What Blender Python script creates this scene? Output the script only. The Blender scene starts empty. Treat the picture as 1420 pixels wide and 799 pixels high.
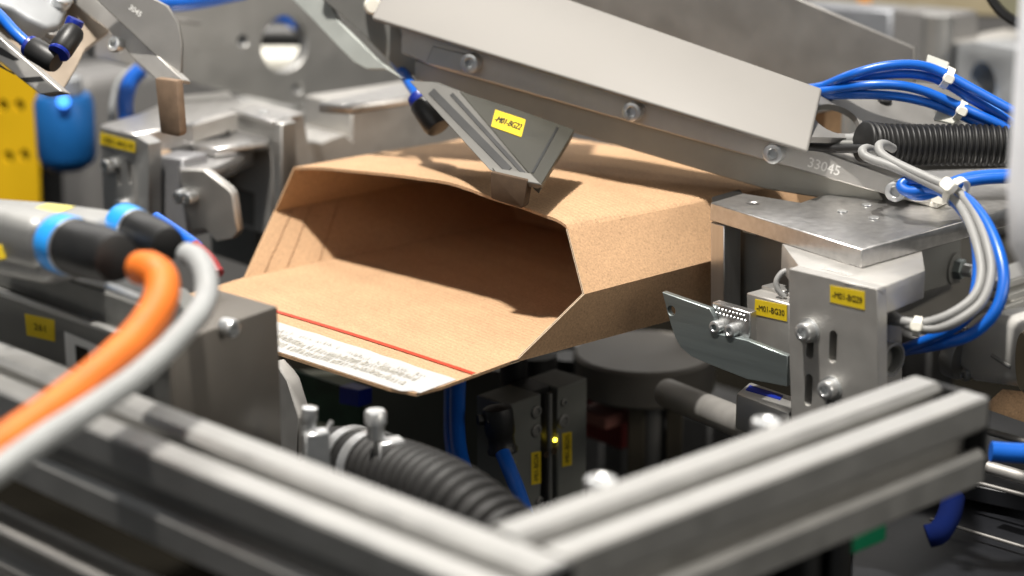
import bpy, bmesh, math, random
from mathutils import Vector, Matrix
from mathutils.geometry import tessellate_polygon
random.seed(7)
R = math.radians
V = Vector
scn = bpy.context.scene
COL = scn.collection

# ------------------------------------------------------------------ camera
PITCH = R(16.5)
CAM = V((0, 0, 1.35))
FPX = 2998.0                                  # focal length in pixels of a 1420 px wide frame (76 mm lens)
cd = bpy.data.cameras.new('camera'); cam = bpy.data.objects.new('camera', cd); COL.objects.link(cam)
cam.location = CAM; cam.rotation_euler = (math.pi/2-PITCH, 0, 0)
cd.sensor_width = 36; cd.lens = FPX/1420*36; cd.clip_start = .02; cd.clip_end = 60
cd.dof.use_dof = True; cd.dof.focus_distance = 1.125; cd.dof.aperture_fstop = 4.3
scn.camera = cam
# ------------------------------------------------------------------ world, lamps, exposure
w = bpy.data.worlds.new('World'); scn.world = w; w.use_nodes = True
bg = w.node_tree.nodes['Background']; bg.inputs[0].default_value = (.86, .93, 1, 1); bg.inputs[1].default_value = .11
def area(name, loc, target, size, energy, color, size_y=None):
    l = bpy.data.lights.new(name, 'AREA'); l.energy = energy; l.color = color; l.size = size
    if size_y: l.shape = 'RECTANGLE'; l.size_y = size_y
    o = bpy.data.objects.new(name, l); COL.objects.link(o); o.location = loc
    o.rotation_euler = (V(target)-V(loc)).to_track_quat('-Z', 'Y').to_euler()
    o['kind'] = 'structure'
    return o
area('key_lamp', (-.26, .80, 2.75), (0, 1.17, 1.03), .08, 65, (1, .95, .88))
area('hall_or_fill_lamp', (-.1, 3.0, 2.35), (0, 1.2, 1.0), 3.4, 26, (1, .97, .93), .7)
area('hall_or_fill_lamp', (-.2, 1.2, 3.6), (0, 1.2, 1.0), 2.0, 20, (1, .96, .9), .5)
area('hall_or_fill_lamp', (2.2, -.1, 2.0), (.2, 1.1, 1.0), 1.6, 26, (1, .93, .82), .8)  # added fill from the right, lifts the upright metal faces
area('hall_or_fill_lamp', (-1.5, -.7, 2.5), (0, 1.2, 1.0), 2.0, 9, (1, .96, .9), 1.0)  # added soft fill from the front left for bars and rails
vs = scn.view_settings
vs.view_transform = 'Standard'; vs.look = 'None'; vs.gamma = 1; vs.use_curve_mapping = False; vs.exposure = 0
scn.cycles.use_denoising = True
scn.cycles.max_bounces = 8

# ------------------------------------------------------------------ geometry helpers
FWD = V((0, math.cos(PITCH), -math.sin(PITCH))); UP = V((0, math.sin(PITCH), math.cos(PITCH))); RT = V((1, 0, 0))
def ray(x, y): return RT*((x-710)/FPX) + UP*((399.5-y)/FPX) + FWD
def P(x, y, d): return CAM + ray(x, y)*d          # a point of the place, d metres in front of the lens
def dA(yaw=0): a = R(47.2+yaw); return V((math.sin(a), math.cos(a), 0))     # machine axis running away to the right
def dB(yaw=0): a = R(47.2+yaw); return V((math.cos(a), -math.sin(a), 0))    # machine axis running towards the right
Z = V((0, 0, 1))
def on(x, y, pl):
    p0, n = pl; r = ray(x, y)
    return CAM + r*((p0-CAM).dot(n)/r.dot(n))
def plane3(a, b, c):
    n = (b-a).cross(c-a).normalized()
    if n.dot(CAM-a) < 0: n = -n
    return (a, n)
def vplane(a, b):                                  # upright plane through two points
    n = (b-a).cross(Z); n.z = 0; n.normalize()
    if n.dot(CAM-a) < 0: n = -n
    return (a, n)
def zplane(z): return (V((0, 0, z)), Z.copy())
def off(pl, t): return (pl[0]+pl[1]*t, pl[1])
def depth(p): return (p-CAM).dot(FWD)

ORG = {}
def thing(name, label, cat, loc, group=None):
    o = bpy.data.objects.new(name, None); COL.objects.link(o); o.empty_display_size = .01
    o.location = loc; ORG[o] = V(loc); o['label'] = label; o['category'] = cat
    if group: o['group'] = group
    return o
def finish(bm, name, mat, parent=None, smooth=38):
    bmesh.ops.recalc_face_normals(bm, faces=bm.faces)
    c = V((0, 0, 0))
    for v in bm.verts: c += v.co
    c /= max(1, len(bm.verts))
    bmesh.ops.translate(bm, verts=bm.verts, vec=-c)
    me = bpy.data.meshes.new(name); bm.to_mesh(me); bm.free()
    me.materials.append(mat)
    if smooth:
        me.polygons.foreach_set('use_smooth', [True]*len(me.polygons)); me.set_sharp_from_angle(angle=R(smooth))
    o = bpy.data.objects.new(name, me); COL.objects.link(o)
    return place(o, c, parent)
def place(o, c, parent):
    ORG[o] = V(c)
    if parent is not None:
        o.parent = parent; o.location = V(c)-ORG[parent]
    else: o.location = c
    return o
def tag(o, label, cat, group=None):
    o['label'] = label; o['category'] = cat
    if group: o['group'] = group
    return o
def do_bevel(bm, w, seg=1, ang=30):
    if w <= 0: return
    bmesh.ops.recalc_face_normals(bm, faces=bm.faces)
    es = [e for e in bm.edges if len(e.link_faces) == 2 and e.calc_face_angle(0) > R(ang)]
    if es: bmesh.ops.bevel(bm, geom=es, offset=w, segments=seg, affect='EDGES', profile=.5, clamp_overlap=True)
def prism_bm(outline, ext, holes=()):
    bm = bmesh.new()
    loops = [list(outline)]+[list(h) for h in holes]
    flat = [p for l in loops for p in l]
    tris = tessellate_polygon(loops)
    a = [bm.verts.new(p) for p in flat]; b = [bm.verts.new(p+ext) for p in flat]
    for t in tris:
        try:
            bm.faces.new([a[i] for i in t]); bm.faces.new([b[i] for i in reversed(t)])
        except ValueError: pass
    k = 0
    for l in loops:
        n = len(l)
        for i in range(n):
            j = (i+1) % n
            bm.faces.new([a[k+i], a[k+j], b[k+j], b[k+i]])
        k += n
    bmesh.ops.recalc_face_normals(bm, faces=bm.faces)
    if not holes: bmesh.ops.dissolve_limit(bm, angle_limit=R(1), verts=bm.verts, edges=bm.edges)
    return bm
def prism(name, outline, ext, mat, parent, holes=(), bev=.0006, seg=1):
    bm = prism_bm(outline, ext, holes); do_bevel(bm, bev, seg)
    return finish(bm, name, mat, parent)
def plate(name, px, pl, t, mat, parent, holes=(), bev=.0006, seg=1):
    """a plate of thickness t whose visible face lies in plane pl"""
    return prism(name, [on(x, y, pl) for x, y in px], -pl[1]*t, mat, parent, holes, bev, seg)
def circle(c, n, r, k=24, sx=1):
    u = n.orthogonal().normalized(); v = n.cross(u)
    return [c+u*(r*math.cos(2*math.pi*i/k))+v*(r*math.sin(2*math.pi*i/k)) for i in range(k)]
def slot(c, n, up, wd, h, k=8):
    """rounded slot, up = long axis"""
    s = up.cross(n).normalized(); r = wd/2; q = []
    for i in range(k+1):
        a = math.pi*i/k; q.append(c+up*(h/2-r)+s*(r*math.cos(a))+up*(r*math.sin(a)))
    for i in range(k+1):
        a = math.pi+math.pi*i/k; q.append(c-up*(h/2-r)+s*(r*math.cos(a))+up*(r*math.sin(a)))
    return q
def block(name, corner, la, lb, h, mat, parent, yaw=0, bev=.0008, seg=1):
    """upright box: corner = its nearest top corner, la away to the right, lb away to the left, h down"""
    a = dA(yaw)*la; b = -dB(yaw)*lb
    return prism(name, [corner, corner+a, corner+a+b, corner+b], -Z*h, mat, parent, bev=bev, seg=seg)
def lathe_bm(prof, n=24):
    """prof: (radius, height) list, about z"""
    bm = bmesh.new(); rings = []
    for r, h in prof:
        if r < 1e-6: rings.append([bm.verts.new((0, 0, h))])
        else: rings.append([bm.verts.new((r*math.cos(2*math.pi*i/n), r*math.sin(2*math.pi*i/n), h)) for i in range(n)])
    for p, q in zip(rings, rings[1:]):
        for i in range(n):
            j = (i+1) % n
            if len(p) == 1 and len(q) == 1: continue
            if len(p) == 1: bm.faces.new([p[0], q[j], q[i]])
            elif len(q) == 1: bm.faces.new([p[i], p[j], q[0]])
            else: bm.faces.new([p[i], p[j], q[j], q[i]])
    return bm
def lathe(name, c, axis, prof, mat, parent, n=28, smooth=38):
    bm = lathe_bm(prof, n)
    bm.transform(Matrix.Translation(c) @ axis.to_track_quat('Z', 'Y').to_matrix().to_4x4())
    return finish(bm, name, mat, parent, smooth)
def spline(pts, per=10):
    pts = [V(p) for p in pts]
    if len(pts) == 2: return [pts[0].lerp(pts[1], i/per) for i in range(per+1)]
    q = [pts[0]*2-pts[1]]+pts+[pts[-1]*2-pts[-2]]; out = []
    for i in range(1, len(q)-2):
        a, b, c, d = q[i-1:i+3]
        for k in range(per):
            t = k/per
            out.append(.5*((2*b)+(c-a)*t+(2*a-5*b+4*c-d)*t*t+(3*b-a-3*c+d)*t**3))
    out.append(pts[-1]); return out
def sweep_bm(path, rad, n=14):
    bm = bmesh.new(); rings = []; up = None
    for i, p in enumerate(path):
        t = (path[min(i+1, len(path)-1)]-path[max(i-1, 0)]).normalized()
        if up is None: up = t.orthogonal().normalized()
        up = (up-t*up.dot(t)).normalized(); s = t.cross(up)
        r = rad(i) if callable(rad) else rad
        rings.append([bm.verts.new(p+up*(r*math.cos(2*math.pi*k/n))+s*(r*math.sin(2*math.pi*k/n))) for k in range(n)])
    for a, b in zip(rings, rings[1:]):
        for k in range(n): bm.faces.new([a[k], a[(k+1) % n], b[(k+1) % n], b[k]])
    bm.faces.new(rings[0][::-1]); bm.faces.new(rings[-1])
    return bm
def tube(name, pts, r, mat, parent=None, n=14, per=10):
    return finish(sweep_bm(spline(pts, per), r, n), name, mat, parent, 60)
def resample(path, step):
    out = [path[0].copy()]; acc = 0
    for a, b in zip(path, path[1:]):
        L = (b-a).length; s = step-acc
        while s <= L:
            out.append(a.lerp(b, s/L)); s += step
        acc = L-(s-step)
    return out
def corrugated(name, pts, r, pitch, amp, mat, parent=None, n=26):
    path = resample(spline(pts, 24), pitch/6)
    prof = [0, .75, 1, 1, .75, 0]
    return finish(sweep_bm(path, lambda i: r-amp+amp*prof[i % 6], n), name, mat, parent, 50)
MESHES = {}
def screw(parent, p, n, r=.005, h=.006, mat=None, name='screw'):
    """socket head cap screw standing on p along n"""
    key = (name, round(r, 5), round(h, 5), mat.name)
    if key not in MESHES:
        k = 24; hx = r*.5
        prof = [(0, -.001), (r*.94, -.001), (r, .0004), (r, h-.0009), (r-.0003, h-.0003), (r-.0009, h), (hx*1.12, h)]
        bm = lathe_bm(prof, k)
        top = [v for v in bm.verts if abs(v.co.z-h) < 1e-6 and abs(v.co.xy.length-hx*1.12) < 1e-5]
        top.sort(key=lambda v: math.atan2(v.co.y, v.co.x))
        def hexr(a): a = (a % (math.pi/3))-math.pi/6; return hx/math.cos(a)*.93
        r1 = [bm.verts.new((math.cos(math.atan2(v.co.y, v.co.x))*hexr(math.atan2(v.co.y, v.co.x)), math.sin(math.atan2(v.co.y, v.co.x))*hexr(math.atan2(v.co.y, v.co.x)), h-.0003)) for v in top]
        r2 = [bm.verts.new((v.co.x, v.co.y, h*.42)) for v in r1]
        for a, b in ((top, r1), (r1, r2)):
            for i in range(k): bm.faces.new([a[i], a[(i+1) % k], b[(i+1) % k], b[i]])
        bm.faces.new(r2)
        bmesh.ops.recalc_face_normals(bm, faces=bm.faces)
        me = bpy.data.meshes.new(name); bm.to_mesh(me); bm.free(); me.materials.append(mat)
        me.polygons.foreach_set('use_smooth', [True]*len(me.polygons)); me.set_sharp_from_angle(angle=R(30))
        MESHES[key] = me
    o = bpy.data.objects.new(name, MESHES[key]); COL.objects.link(o)
    place(o, p, parent)
    o.rotation_euler = (n.to_track_quat('Z', 'Y') @ __import__('mathutils').Quaternion((0, 0, 1), random.uniform(0, 1))).to_euler()
    return o
def lettering(parent, text, c, xdir, n, height, mat, thick=.0001, name='lettering', width=None):
    cu = bpy.data.curves.new(name, 'FONT'); cu.body = text; cu.size = 1; cu.align_x = 'CENTER'; cu.align_y = 'CENTER'
    cu.extrude = 0; cu.resolution_u = 3
    t = bpy.data.objects.new(name, cu); COL.objects.link(t)
    dg = bpy.context.evaluated_depsgraph_get(); dg.update()
    me = bpy.data.meshes.new_from_object(t.evaluated_get(dg))
    bpy.data.objects.remove(t); bpy.data.curves.remove(cu)
    bm = bmesh.new(); bm.from_mesh(me); bpy.data.meshes.remove(me)
    xs = [v.co.x for v in bm.verts]; ys = [v.co.y for v in bm.verts]
    cx, cy = (max(xs)+min(xs))/2, (max(ys)+min(ys))/2
    s = height/(max(ys)-min(ys)); sx = s if width is None else width/(max(xs)-min(xs))
    xdir = xdir.normalized(); y = n.cross(xdir).normalized()
    for v in bm.verts: v.co = c+xdir*((v.co.x-cx)*sx)+y*((v.co.y-cy)*s)+n*thick
    g0 = list(bm.verts)+list(bm.edges)+list(bm.faces)
    for k, (ux, uy) in enumerate(((-.022, 0), (.022, 0), (0, .02), (0, -.02))):
        d_ = bmesh.ops.duplicate(bm, geom=g0)
        for e_ in d_['geom']:
            if isinstance(e_, bmesh.types.BMVert): e_.co += (xdir*ux+y*uy)*height+n*(.000012*(k+1))
    return finish(bm, name, mat, parent, 0)
def label(parent, pl, px, text, mat, ink, thick=.0003, name='label', wfrac=.86, hfrac=.36, vert=False):
    """printed sticker; px = its corners TL, TR, BR, BL as seen"""
    q = off(pl, thick); c4 = [on(x, y, q) for x, y in px]
    o = prism(name, c4, -q[1]*(thick*.97), mat, parent, bev=0)
    c = sum(c4, V())/4
    xd = (c4[1]-c4[0]+c4[2]-c4[3])/2; yd = (c4[0]-c4[3]+c4[1]-c4[2])/2
    if text:
        if vert: lettering(o, text, c, yd, q[1], xd.length*hfrac, ink, width=yd.length*wfrac)
        else: lettering(o, text, c, xd, q[1], yd.length*hfrac, ink, width=xd.length*wfrac)
    return o

# ------------------------------------------------------------------ materials
def lin(c): return tuple(((v/255)/12.92 if v/255 <= .04045 else ((v/255+.055)/1.055)**2.4) for v in c)
def mat(name, col, rough=.5, metal=0, var=.08, vscale=60, bump=0, bscale=800, stretch=None, spec=.5, coat=0, emit=None, trans=0, rvar=.1):
    m = bpy.data.materials.new(name); m.use_nodes = True; nt = m.node_tree; N = nt.nodes; L = nt.links
    b = N['Principled BSDF']; b.inputs['Metallic'].default_value = metal; b.inputs['Roughness'].default_value = rough
    b.inputs['Specular IOR Level'].default_value = spec; b.inputs['Coat Weight'].default_value = coat
    b.inputs['Transmission Weight'].default_value = trans
    tc = N.new('ShaderNodeTexCoord'); mp = N.new('ShaderNodeMapping'); L.new(tc.outputs['Object'], mp.inputs[0])
    if stretch: mp.inputs['Scale'].default_value = stretch
    n1 = N.new('ShaderNodeTexNoise'); n1.inputs['Scale'].default_value = vscale; n1.inputs['Detail'].default_value = 5
    L.new(mp.outputs[0], n1.inputs['Vector'])
    r1 = N.new('ShaderNodeMapRange'); r1.inputs[1].default_value = .3; r1.inputs[2].default_value = .7
    r1.inputs[3].default_value = 1-var; r1.inputs[4].default_value = 1+var; L.new(n1.outputs[0], r1.inputs[0])
    mx = N.new('ShaderNodeVectorMath'); mx.operation = 'SCALE'; mx.inputs[0].default_value = col; L.new(r1.outputs[0], mx.inputs['Scale'])
    L.new(mx.outputs[0], b.inputs['Base Color'])
    r2 = N.new('ShaderNodeMapRange'); r2.inputs[1].default_value = .3; r2.inputs[2].default_value = .7
    r2.inputs[3].default_value = rough*(1-rvar*.8); r2.inputs[4].default_value = min(1, rough*(1+rvar)); L.new(n1.outputs[0], r2.inputs[0])
    L.new(r2.outputs[0], b.inputs['Roughness'])
    if bump:
        n2 = N.new('ShaderNodeTexNoise'); n2.inputs['Scale'].default_value = bscale; n2.inputs['Detail'].default_value = 3
        L.new(mp.outputs[0], n2.inputs['Vector'])
        bp = N.new('ShaderNodeBump'); bp.inputs['Strength'].default_value = bump; bp.inputs['Distance'].default_value = .0003
        L.new(n2.outputs[0], bp.inputs['Height']); L.new(bp.outputs[0], b.inputs['Normal'])
    if emit:
        b.inputs['Emission Color'].default_value = (*emit[0], 1); b.inputs['Emission Strength'].default_value = emit[1]
    return m
ALU = mat('blasted_aluminium', (.50, .485, .46), .48, .72, .05, 90, .25, 1600)
ALU2 = mat('anodised_aluminium', (.44, .435, .42), .45, .8, .04, 60, .12, 1500)
ALUD = mat('dull_aluminium', (.27, .262, .25), .55, .75, .08, 50, .25, 1300)
MILL = mat('milled_aluminium', (.62, .61, .60), .30, .95, .06, 300, .25, 400, stretch=(1, 1, .05))
FACE = mat('face_milled_aluminium', (.60, .59, .58), .34, .92, .10, 240, .3, 500)
COVER = mat('sheet_cover', (.225, .215, .201), .62, .15, .09, 11, .12, 1800)
DARKP = mat('grey_coated_plate', (.19, .19, .18), .5, .4, .08, 40, .15, 1200)
SHEET = mat('zinc_sheet', (.29, .33, .33), .42, .8, .10, 45, .2, 300, stretch=(.15, .15, 4))
STEEL = mat('zinc_plated_steel', (.74, .75, .75), .3, .82, .05, 300)
BLACKP = mat('black_plastic', (.012, .012, .012), .42, 0, .15, 60, .1, 900)
RUBBER = mat('black_rubber', (.007, .0065, .006), .6, 0, .15, 60, .2, 900)
BLUET = mat('blue_tube', (.004, .105, .50), .33, 0, .06, 40, spec=.6)
BLUED = mat('blue_collar', (.004, .018, .22), .35, 0, .08, 60)
BLUEC = mat('cyan_ring', (.02, .30, .82), .4, 0, .05, 60)
GREYC = mat('grey_cable', (.25, .25, .245), .5, 0, .05, 80)
PALEC = mat('pale_grey_cable', (.31, .32, .32), .5, 0, .05, 80)
ORANGE = mat('orange_cable', (.66, .15, .012), .55, 0, .12, 90)
ORANGED = mat('dull_orange_sheath', (.50, .115, .015), .4, 0, .12, 60)
RED = mat('red_plastic', (.26, .02, .022), .45, 0, .1, 60)
YEL = mat('yellow_label', (.66, .48, .012), .5, 0, .04, 80)
YELP = mat('yellow_paint', (.86, .52, .008), .45, 0, .06, 20)
INK = mat('black_ink', (.010, .008, .004), .6, 0, .2, 900)
WHITE = mat('white_sticker', (.72, .72, .70), .5, 0, .04, 60)
NYLON = mat('white_nylon', (.74, .72, .64), .45, 0, .04, 100, trans=.0)
CLEAR = mat('clear_plastic', (.62, .62, .56), .3, 0, .05, 100, trans=.35)
DIE = mat('die_cast_grey', (.30, .31, .32), .5, .3, .06, 60, .15, 1500)
DIEL = mat('light_die_cast', (.33, .33, .32), .48, .45, .06, 60, .2, 1500)
PAINTG = mat('grey_machine_paint', (.20, .195, .19), .5, .1, .05, 20)
DARK = mat('dark_machine', (.014, .013, .012), .9, 0, .3, 12)
BEDM = mat('dark_bed', (.010, .009, .007), 1, 0, .3, 9, spec=0)
BRASS = mat('brown_phenolic', (.085, .056, .036), .75, 0, .12, 220, .25, 500, spec=.2)
ENGR = mat('engraved_white', (.80, .79, .76), .4, .2, .1, 900)
PRINT_R = mat('red_tear_strip', (.46, .045, .016), .55, 0, .06, 200)
def cardboard(name, base, flute_axis=None, freq=300.0, str_=.35):
    m = bpy.data.materials.new(name); m.use_nodes = True; nt = m.node_tree; N = nt.nodes; L = nt.links
    b = N['Principled BSDF']; b.inputs['Roughness'].default_value = .78; b.inputs['Specular IOR Level'].default_value = .25
    tc = N.new('ShaderNodeTexCoord')
    n1 = N.new('ShaderNodeTexNoise'); n1.inputs['Scale'].default_value = 950; n1.inputs['Detail'].default_value = 4; L.new(tc.outputs['Object'], n1.inputs['Vector'])
    n2 = N.new('ShaderNodeTexNoise'); n2.inputs['Scale'].default_value = 28; n2.inputs['Detail'].default_value = 4; L.new(tc.outputs['Object'], n2.inputs['Vector'])
    n3 = N.new('ShaderNodeTexVoronoi'); n3.inputs['Scale'].default_value = 520; L.new(tc.outputs['Object'], n3.inputs['Vector'])
    def mr(src, a0, a1, b0, b1):
        r = N.new('ShaderNodeMapRange'); r.inputs[1].default_value = a0; r.inputs[2].default_value = a1; r.inputs[3].default_value = b0; r.inputs[4].default_value = b1
        L.new(src, r.inputs[0]); return r.outputs[0]
    def mul(a, c):
        x = N.new('ShaderNodeMath'); x.operation = 'MULTIPLY'; L.new(a, x.inputs[0]); L.new(c, x.inputs[1]); return x.outputs[0]
    k = mul(mr(n1.outputs[0], .3, .7, .82, 1.15), mr(n2.outputs[0], .3, .7, .93, 1.06))
    k = mul(k, mr(n3.outputs['Distance'], .0, .35, .70, 1.0))
    hsum = n1.outputs[0]
    if flute_axis is not None:
        d = N.new('ShaderNodeVectorMath'); d.operation = 'DOT_PRODUCT'; d.inputs[1].default_value = flute_axis; L.new(tc.outputs['Object'], d.inputs[0])
        n4 = N.new('ShaderNodeTexNoise'); n4.noise_dimensions = '1D'; n4.inputs['Scale'].default_value = 75; n4.inputs['Detail'].default_value = 1
        L.new(d.outputs['Value'], n4.inputs['W'])
        k = mul(k, mr(n4.outputs[0], .3, .7, .955, 1.03))
        s = N.new('ShaderNodeMath'); s.operation = 'MULTIPLY'; s.inputs[1].default_value = 2*math.pi*freq; L.new(d.outputs['Value'], s.inputs[0])
        si = N.new('ShaderNodeMath'); si.operation = 'SINE'; L.new(s.outputs[0], si.inputs[0])
        k = mul(k, mr(si.outputs[0], -1, 1, .965, 1.02))
        ad = N.new('ShaderNodeMath'); ad.operation = 'MULTIPLY_ADD'; ad.inputs[1].default_value = .45; L.new(si.outputs[0], ad.inputs[0]); L.new(n1.outputs[0], ad.inputs[2])
        ad2 = N.new('ShaderNodeMath'); ad2.operation = 'MULTIPLY_ADD'; ad2.inputs[1].default_value = .9; L.new(n4.outputs[0], ad2.inputs[0]); L.new(ad.outputs[0], ad2.inputs[2])
        hsum = ad2.outputs[0]
    mx = N.new('ShaderNodeVectorMath'); mx.operation = 'SCALE'; mx.inputs[0].default_value = base; L.new(k, mx.inputs['Scale'])
    L.new(mx.outputs[0], b.inputs['Base Color'])
    bp = N.new('ShaderNodeBump'); bp.inputs['Strength'].default_value = str_; bp.inputs['Distance'].default_value = .0004
    L.new(hsum, bp.inputs['Height']); L.new(bp.outputs[0], b.inputs['Normal'])
    return m
KRAFT = cardboard('kraft_card', (.48, .305, .175))
def flute_mat(axis): return cardboard('kraft_fluted_card', (.485, .31, .18), axis, 300, .45)
EDGE = cardboard('kraft_cut_edge', (.36, .22, .12))

# ================================================================== SETTING
def setting(name, bm, m):
    o = finish(bm, name, m, None, 0); o['kind'] = 'structure'; return o
def sheet(name, pts, m):
    bm = bmesh.new(); bm.faces.new([bm.verts.new(p) for p in pts]); return setting(name, bm, m)
sheet('floor', [V((-4, -1, 0)), V((4, -1, 0)), V((4, 5, 0)), V((-4, 5, 0))], DARK)
setting('machine_bed', prism_bm([V((-.9, .45, .72)), V((1.0, .45, .72)), V((1.0, 2.1, .72)), V((-.9, 2.1, .72))], -Z*.03), BEDM)
setting('back_wall', prism_bm([V((-3, 3.2, 0)), V((3, 3.2, 0)), V((3, 3.2, 2.6)), V((-3, 3.2, 2.6))], V((0, .05, 0))), PAINTG)

# ================================================================== CARDBOARD MAILER
ZB, ZT, ZM = CAM.z-.3465, CAM.z-.2913, CAM.z-.319
R0 = on(720, 497, zplane(ZB)); L0 = on(338, 385, zplane(ZB))
TR = on(788, 318, zplane(ZT)); TL = on(407, 232, zplane(ZT))
MR = on(811, 408, zplane(ZM)); ML = on(380, 293, zplane(ZM))
RB = on(985, 426, zplane(ZB)); TRB = on(1060, 262, zplane(ZT)); MRB = on(985, 362, zplane(ZM))
LEN = .165
ax = (TRB-TR).normalized(); wd = (TL-TR)
axb = (RB-R0).normalized(); axm = (MRB-MR).normalized()
box = thing('cardboard_box', 'open brown cardboard mailer box with red tear strip held in the packing machine', 'cardboard box', (R0+L0)/2)
TH = .0016
FL = flute_mat(tuple(ax))
def shell(name, rows, nrm, m, parent, th=TH, edge=True):
    """a bent sheet: rows of points (same count), thickness th along -nrm"""
    bm = bmesh.new(); top = [[bm.verts.new(p) for p in r] for r in rows]; bot = [[bm.verts.new(p-nrm*th) for p in r] for r in rows]
    nr, nc = len(rows), len(rows[0])
    for i in range(nr-1):
        for j in range(nc-1):
            bm.faces.new([top[i][j], top[i][j+1], top[i+1][j+1], top[i+1][j]]); bm.faces.new([bot[i][j], bot[i+1][j], bot[i+1][j+1], bot[i][j+1]])
    for i in range(nr-1):
        for j in (0, nc-1): bm.faces.new([top[i][j], top[i+1][j], bot[i+1][j], bot[i][j]])
    for j in range(nc-1):
        for i in (0, nr-1): bm.faces.new([top[i][j], top[i][j+1], bot[i][j+1], bot[i][j]])
    return finish(bm, name, m, parent, 25)
def lerp(a, b, t): return a+(b-a)*t
NW = 16
# top panel: front edge slightly bowed, sags behind the finger
front_px = [(407, 232), (445, 232), (490, 236), (540, 241), (580, 246), (620, 252), (650, 261), (684, 274), (720, 285), (748, 295), (770, 303), (782, 310), (788, 318)]
arch = vplane(TL, TR)            # the top panel arches up above its folded edges
fr = [on(x, y, arch) for x, y in front_px]; fr[0] = TL.copy(); fr[-1] = TR.copy()
fr = spline(fr, 6); fr = [p+ax*(random.uniform(-.00035, .0002) if 0 < i < len(fr)-1 else 0) for i, p in enumerate(fr)]
rows = []
for k in range(9):
    t = k/8
    row = []
    for i, p in enumerate(fr):
        s = i/(len(fr)-1)
        base = lerp(TL, TR, (p-TL).dot(TR-TL)/(TR-TL).length_squared)+ax*LEN
        q = p+ax*LEN*t; q.z = ZT+(p.z-ZT)*(1-.75*t)
        q.z += .0016*math.sin(t*5+s*3)*t*(1-t)
        row.append(q)
    rows.append(row)
shell('top_panel', rows, Z, FL, box)
# bottom panel + lip in one sheet
lip = on(575, 550, zplane(ZB-.0035))
lipv = lip-R0
LF = L0+lipv*.98
wv = L0-R0
rows = []
for t in (0, .25, .5, .75, .97, 1.0):
    rows.append([lerp(lip, R0, t)+wv*s+Z*(.0014*math.sin(t*3.0)*math.sin(s*math.pi)) for s in [j/12 for j in range(13)]])
for t in (.2, .4, .6, .8, 1.0):
    rows.append([R0+axb*(LEN+.045)*t+wv*s for s in [j/12 for j in range(13)]])
# corner of the lip is clipped round
rows[0][0] = rows[0][0]+wv*.012-lipv*.05
shell('bottom_panel', rows, Z, FL, box)
# side panels, folded outwards at half height
def side(name, T, M, Bt, tb, mb, bb, nrm):
    up = [[lerp(T, M, j/6)+(lerp(T+tb, M+mb, j/6)-lerp(T, M, j/6))*t for t in [i/6 for i in range(7)]] for j in range(7)]
    for g in (up,):
        for j in range(1, 6):
            for i in range(1, 6): g[j][i] = g[j][i]+nrm*(.0008*math.sin(i*2.4+name.__len__())*math.sin(j*.55))
    a = shell('side_panel', up, nrm, KRAFT, box, .0014); a['label'] = 'upper half of the folded side'
    lo = [[lerp(M, Bt, j/6)+(lerp(M+mb, Bt+bb, j/6)-lerp(M, Bt, j/6))*t for t in [i/6 for i in range(7)]] for j in range(7)]
    for j in range(1, 6):
        for i in range(1, 6): lo[j][i] = lo[j][i]+nrm*(.0008*math.sin(i*2.1+1)*math.sin(j*.55))
    b = shell('side_panel', lo, nrm, KRAFT, box, .0014); b['label'] = 'lower half of the folded side'
nb = dB(-2)
side('r', TR, MR, R0, ax*LEN, axm*(LEN+.01), axb*(LEN+.04), nb)
side('l', TL, ML, L0, ax*LEN, axm*(LEN+.01), axb*(LEN+.04), -nb)
bk = [[TR+ax*LEN, MR+axm*(LEN+.01), R0+axb*(LEN+.04)], [TL+ax*LEN, ML+axm*(LEN+.01), L0+axb*(LEN+.04)]]
shell('back_panel', bk, ax, KRAFT, box, .0014)
def strip(name, pts, wdt, nrm, m, parent, th=.0003):
    bm = bmesh.new(); rows = []
    for i, p in enumerate(pts):
        t = (pts[min(i+1, len(pts)-1)]-pts[max(i-1, 0)]).normalized(); s = nrm.cross(t).normalized()*wdt/2
        rows.append([bm.verts.new(p-s+nrm*th), bm.verts.new(p+s+nrm*th)])
    for a, b in zip(rows, rows[1:]): bm.faces.new([a[0], a[1], b[1], b[0]])
    return finish(bm, name, m, parent, 0)
PAPER = mat('pale_paper_edge', (.62, .50, .36), .8, 0, .15, 900)
CORE = mat('dark_flute_core', (.10, .055, .028), .9, 0, .4, 1500)
def cut_edge(pts, inner, face_n):
    # the sawn edge of the board: two pale liners with the dark fluted core between
    for a_, b_, m_, nm in ((.0, .30, PAPER, 'liner_edge'), (.30, .72, CORE, 'core_edge'), (.72, 1.0, PAPER, 'liner_edge')):
        bm = bmesh.new(); rows = []
        for q_ in pts:
            jit = random.uniform(-.05, .05)
            rows.append([bm.verts.new(q_+inner*(a_+jit)+face_n*.00025), bm.verts.new(q_+inner*(b_+jit)+face_n*.00025)])
        for r0_, r1_ in zip(rows, rows[1:]): bm.faces.new([r0_[0], r0_[1], r1_[1], r1_[0]])
        finish(bm, nm, m_, box, 0)
cut_edge([lerp(MR, R0, i/24) for i in range(25)], -nb*.0014, -ax)
cut_edge([lerp(R0, lip+wv*.012-lipv*.05, i/20) for i in range(21)], -Z*.0016, nb)
cut_edge([lerp(TR, MR, i/20) for i in range(21)], -nb*.0014, -ax)
CREASE = mat('crease_shade', (.40, .262, .158), .85, 0, .2, 300)  # flat strips; the shade in each fold is put into the colour
def crease(a_, b_, n_, wdt=.0007, jit=.0003):
    strip('crease', [lerp(a_, b_, i/14)+V((random.uniform(-jit, jit), random.uniform(-jit, jit), 0)) for i in range(15)], wdt, n_, CREASE, box, .0002)
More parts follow.
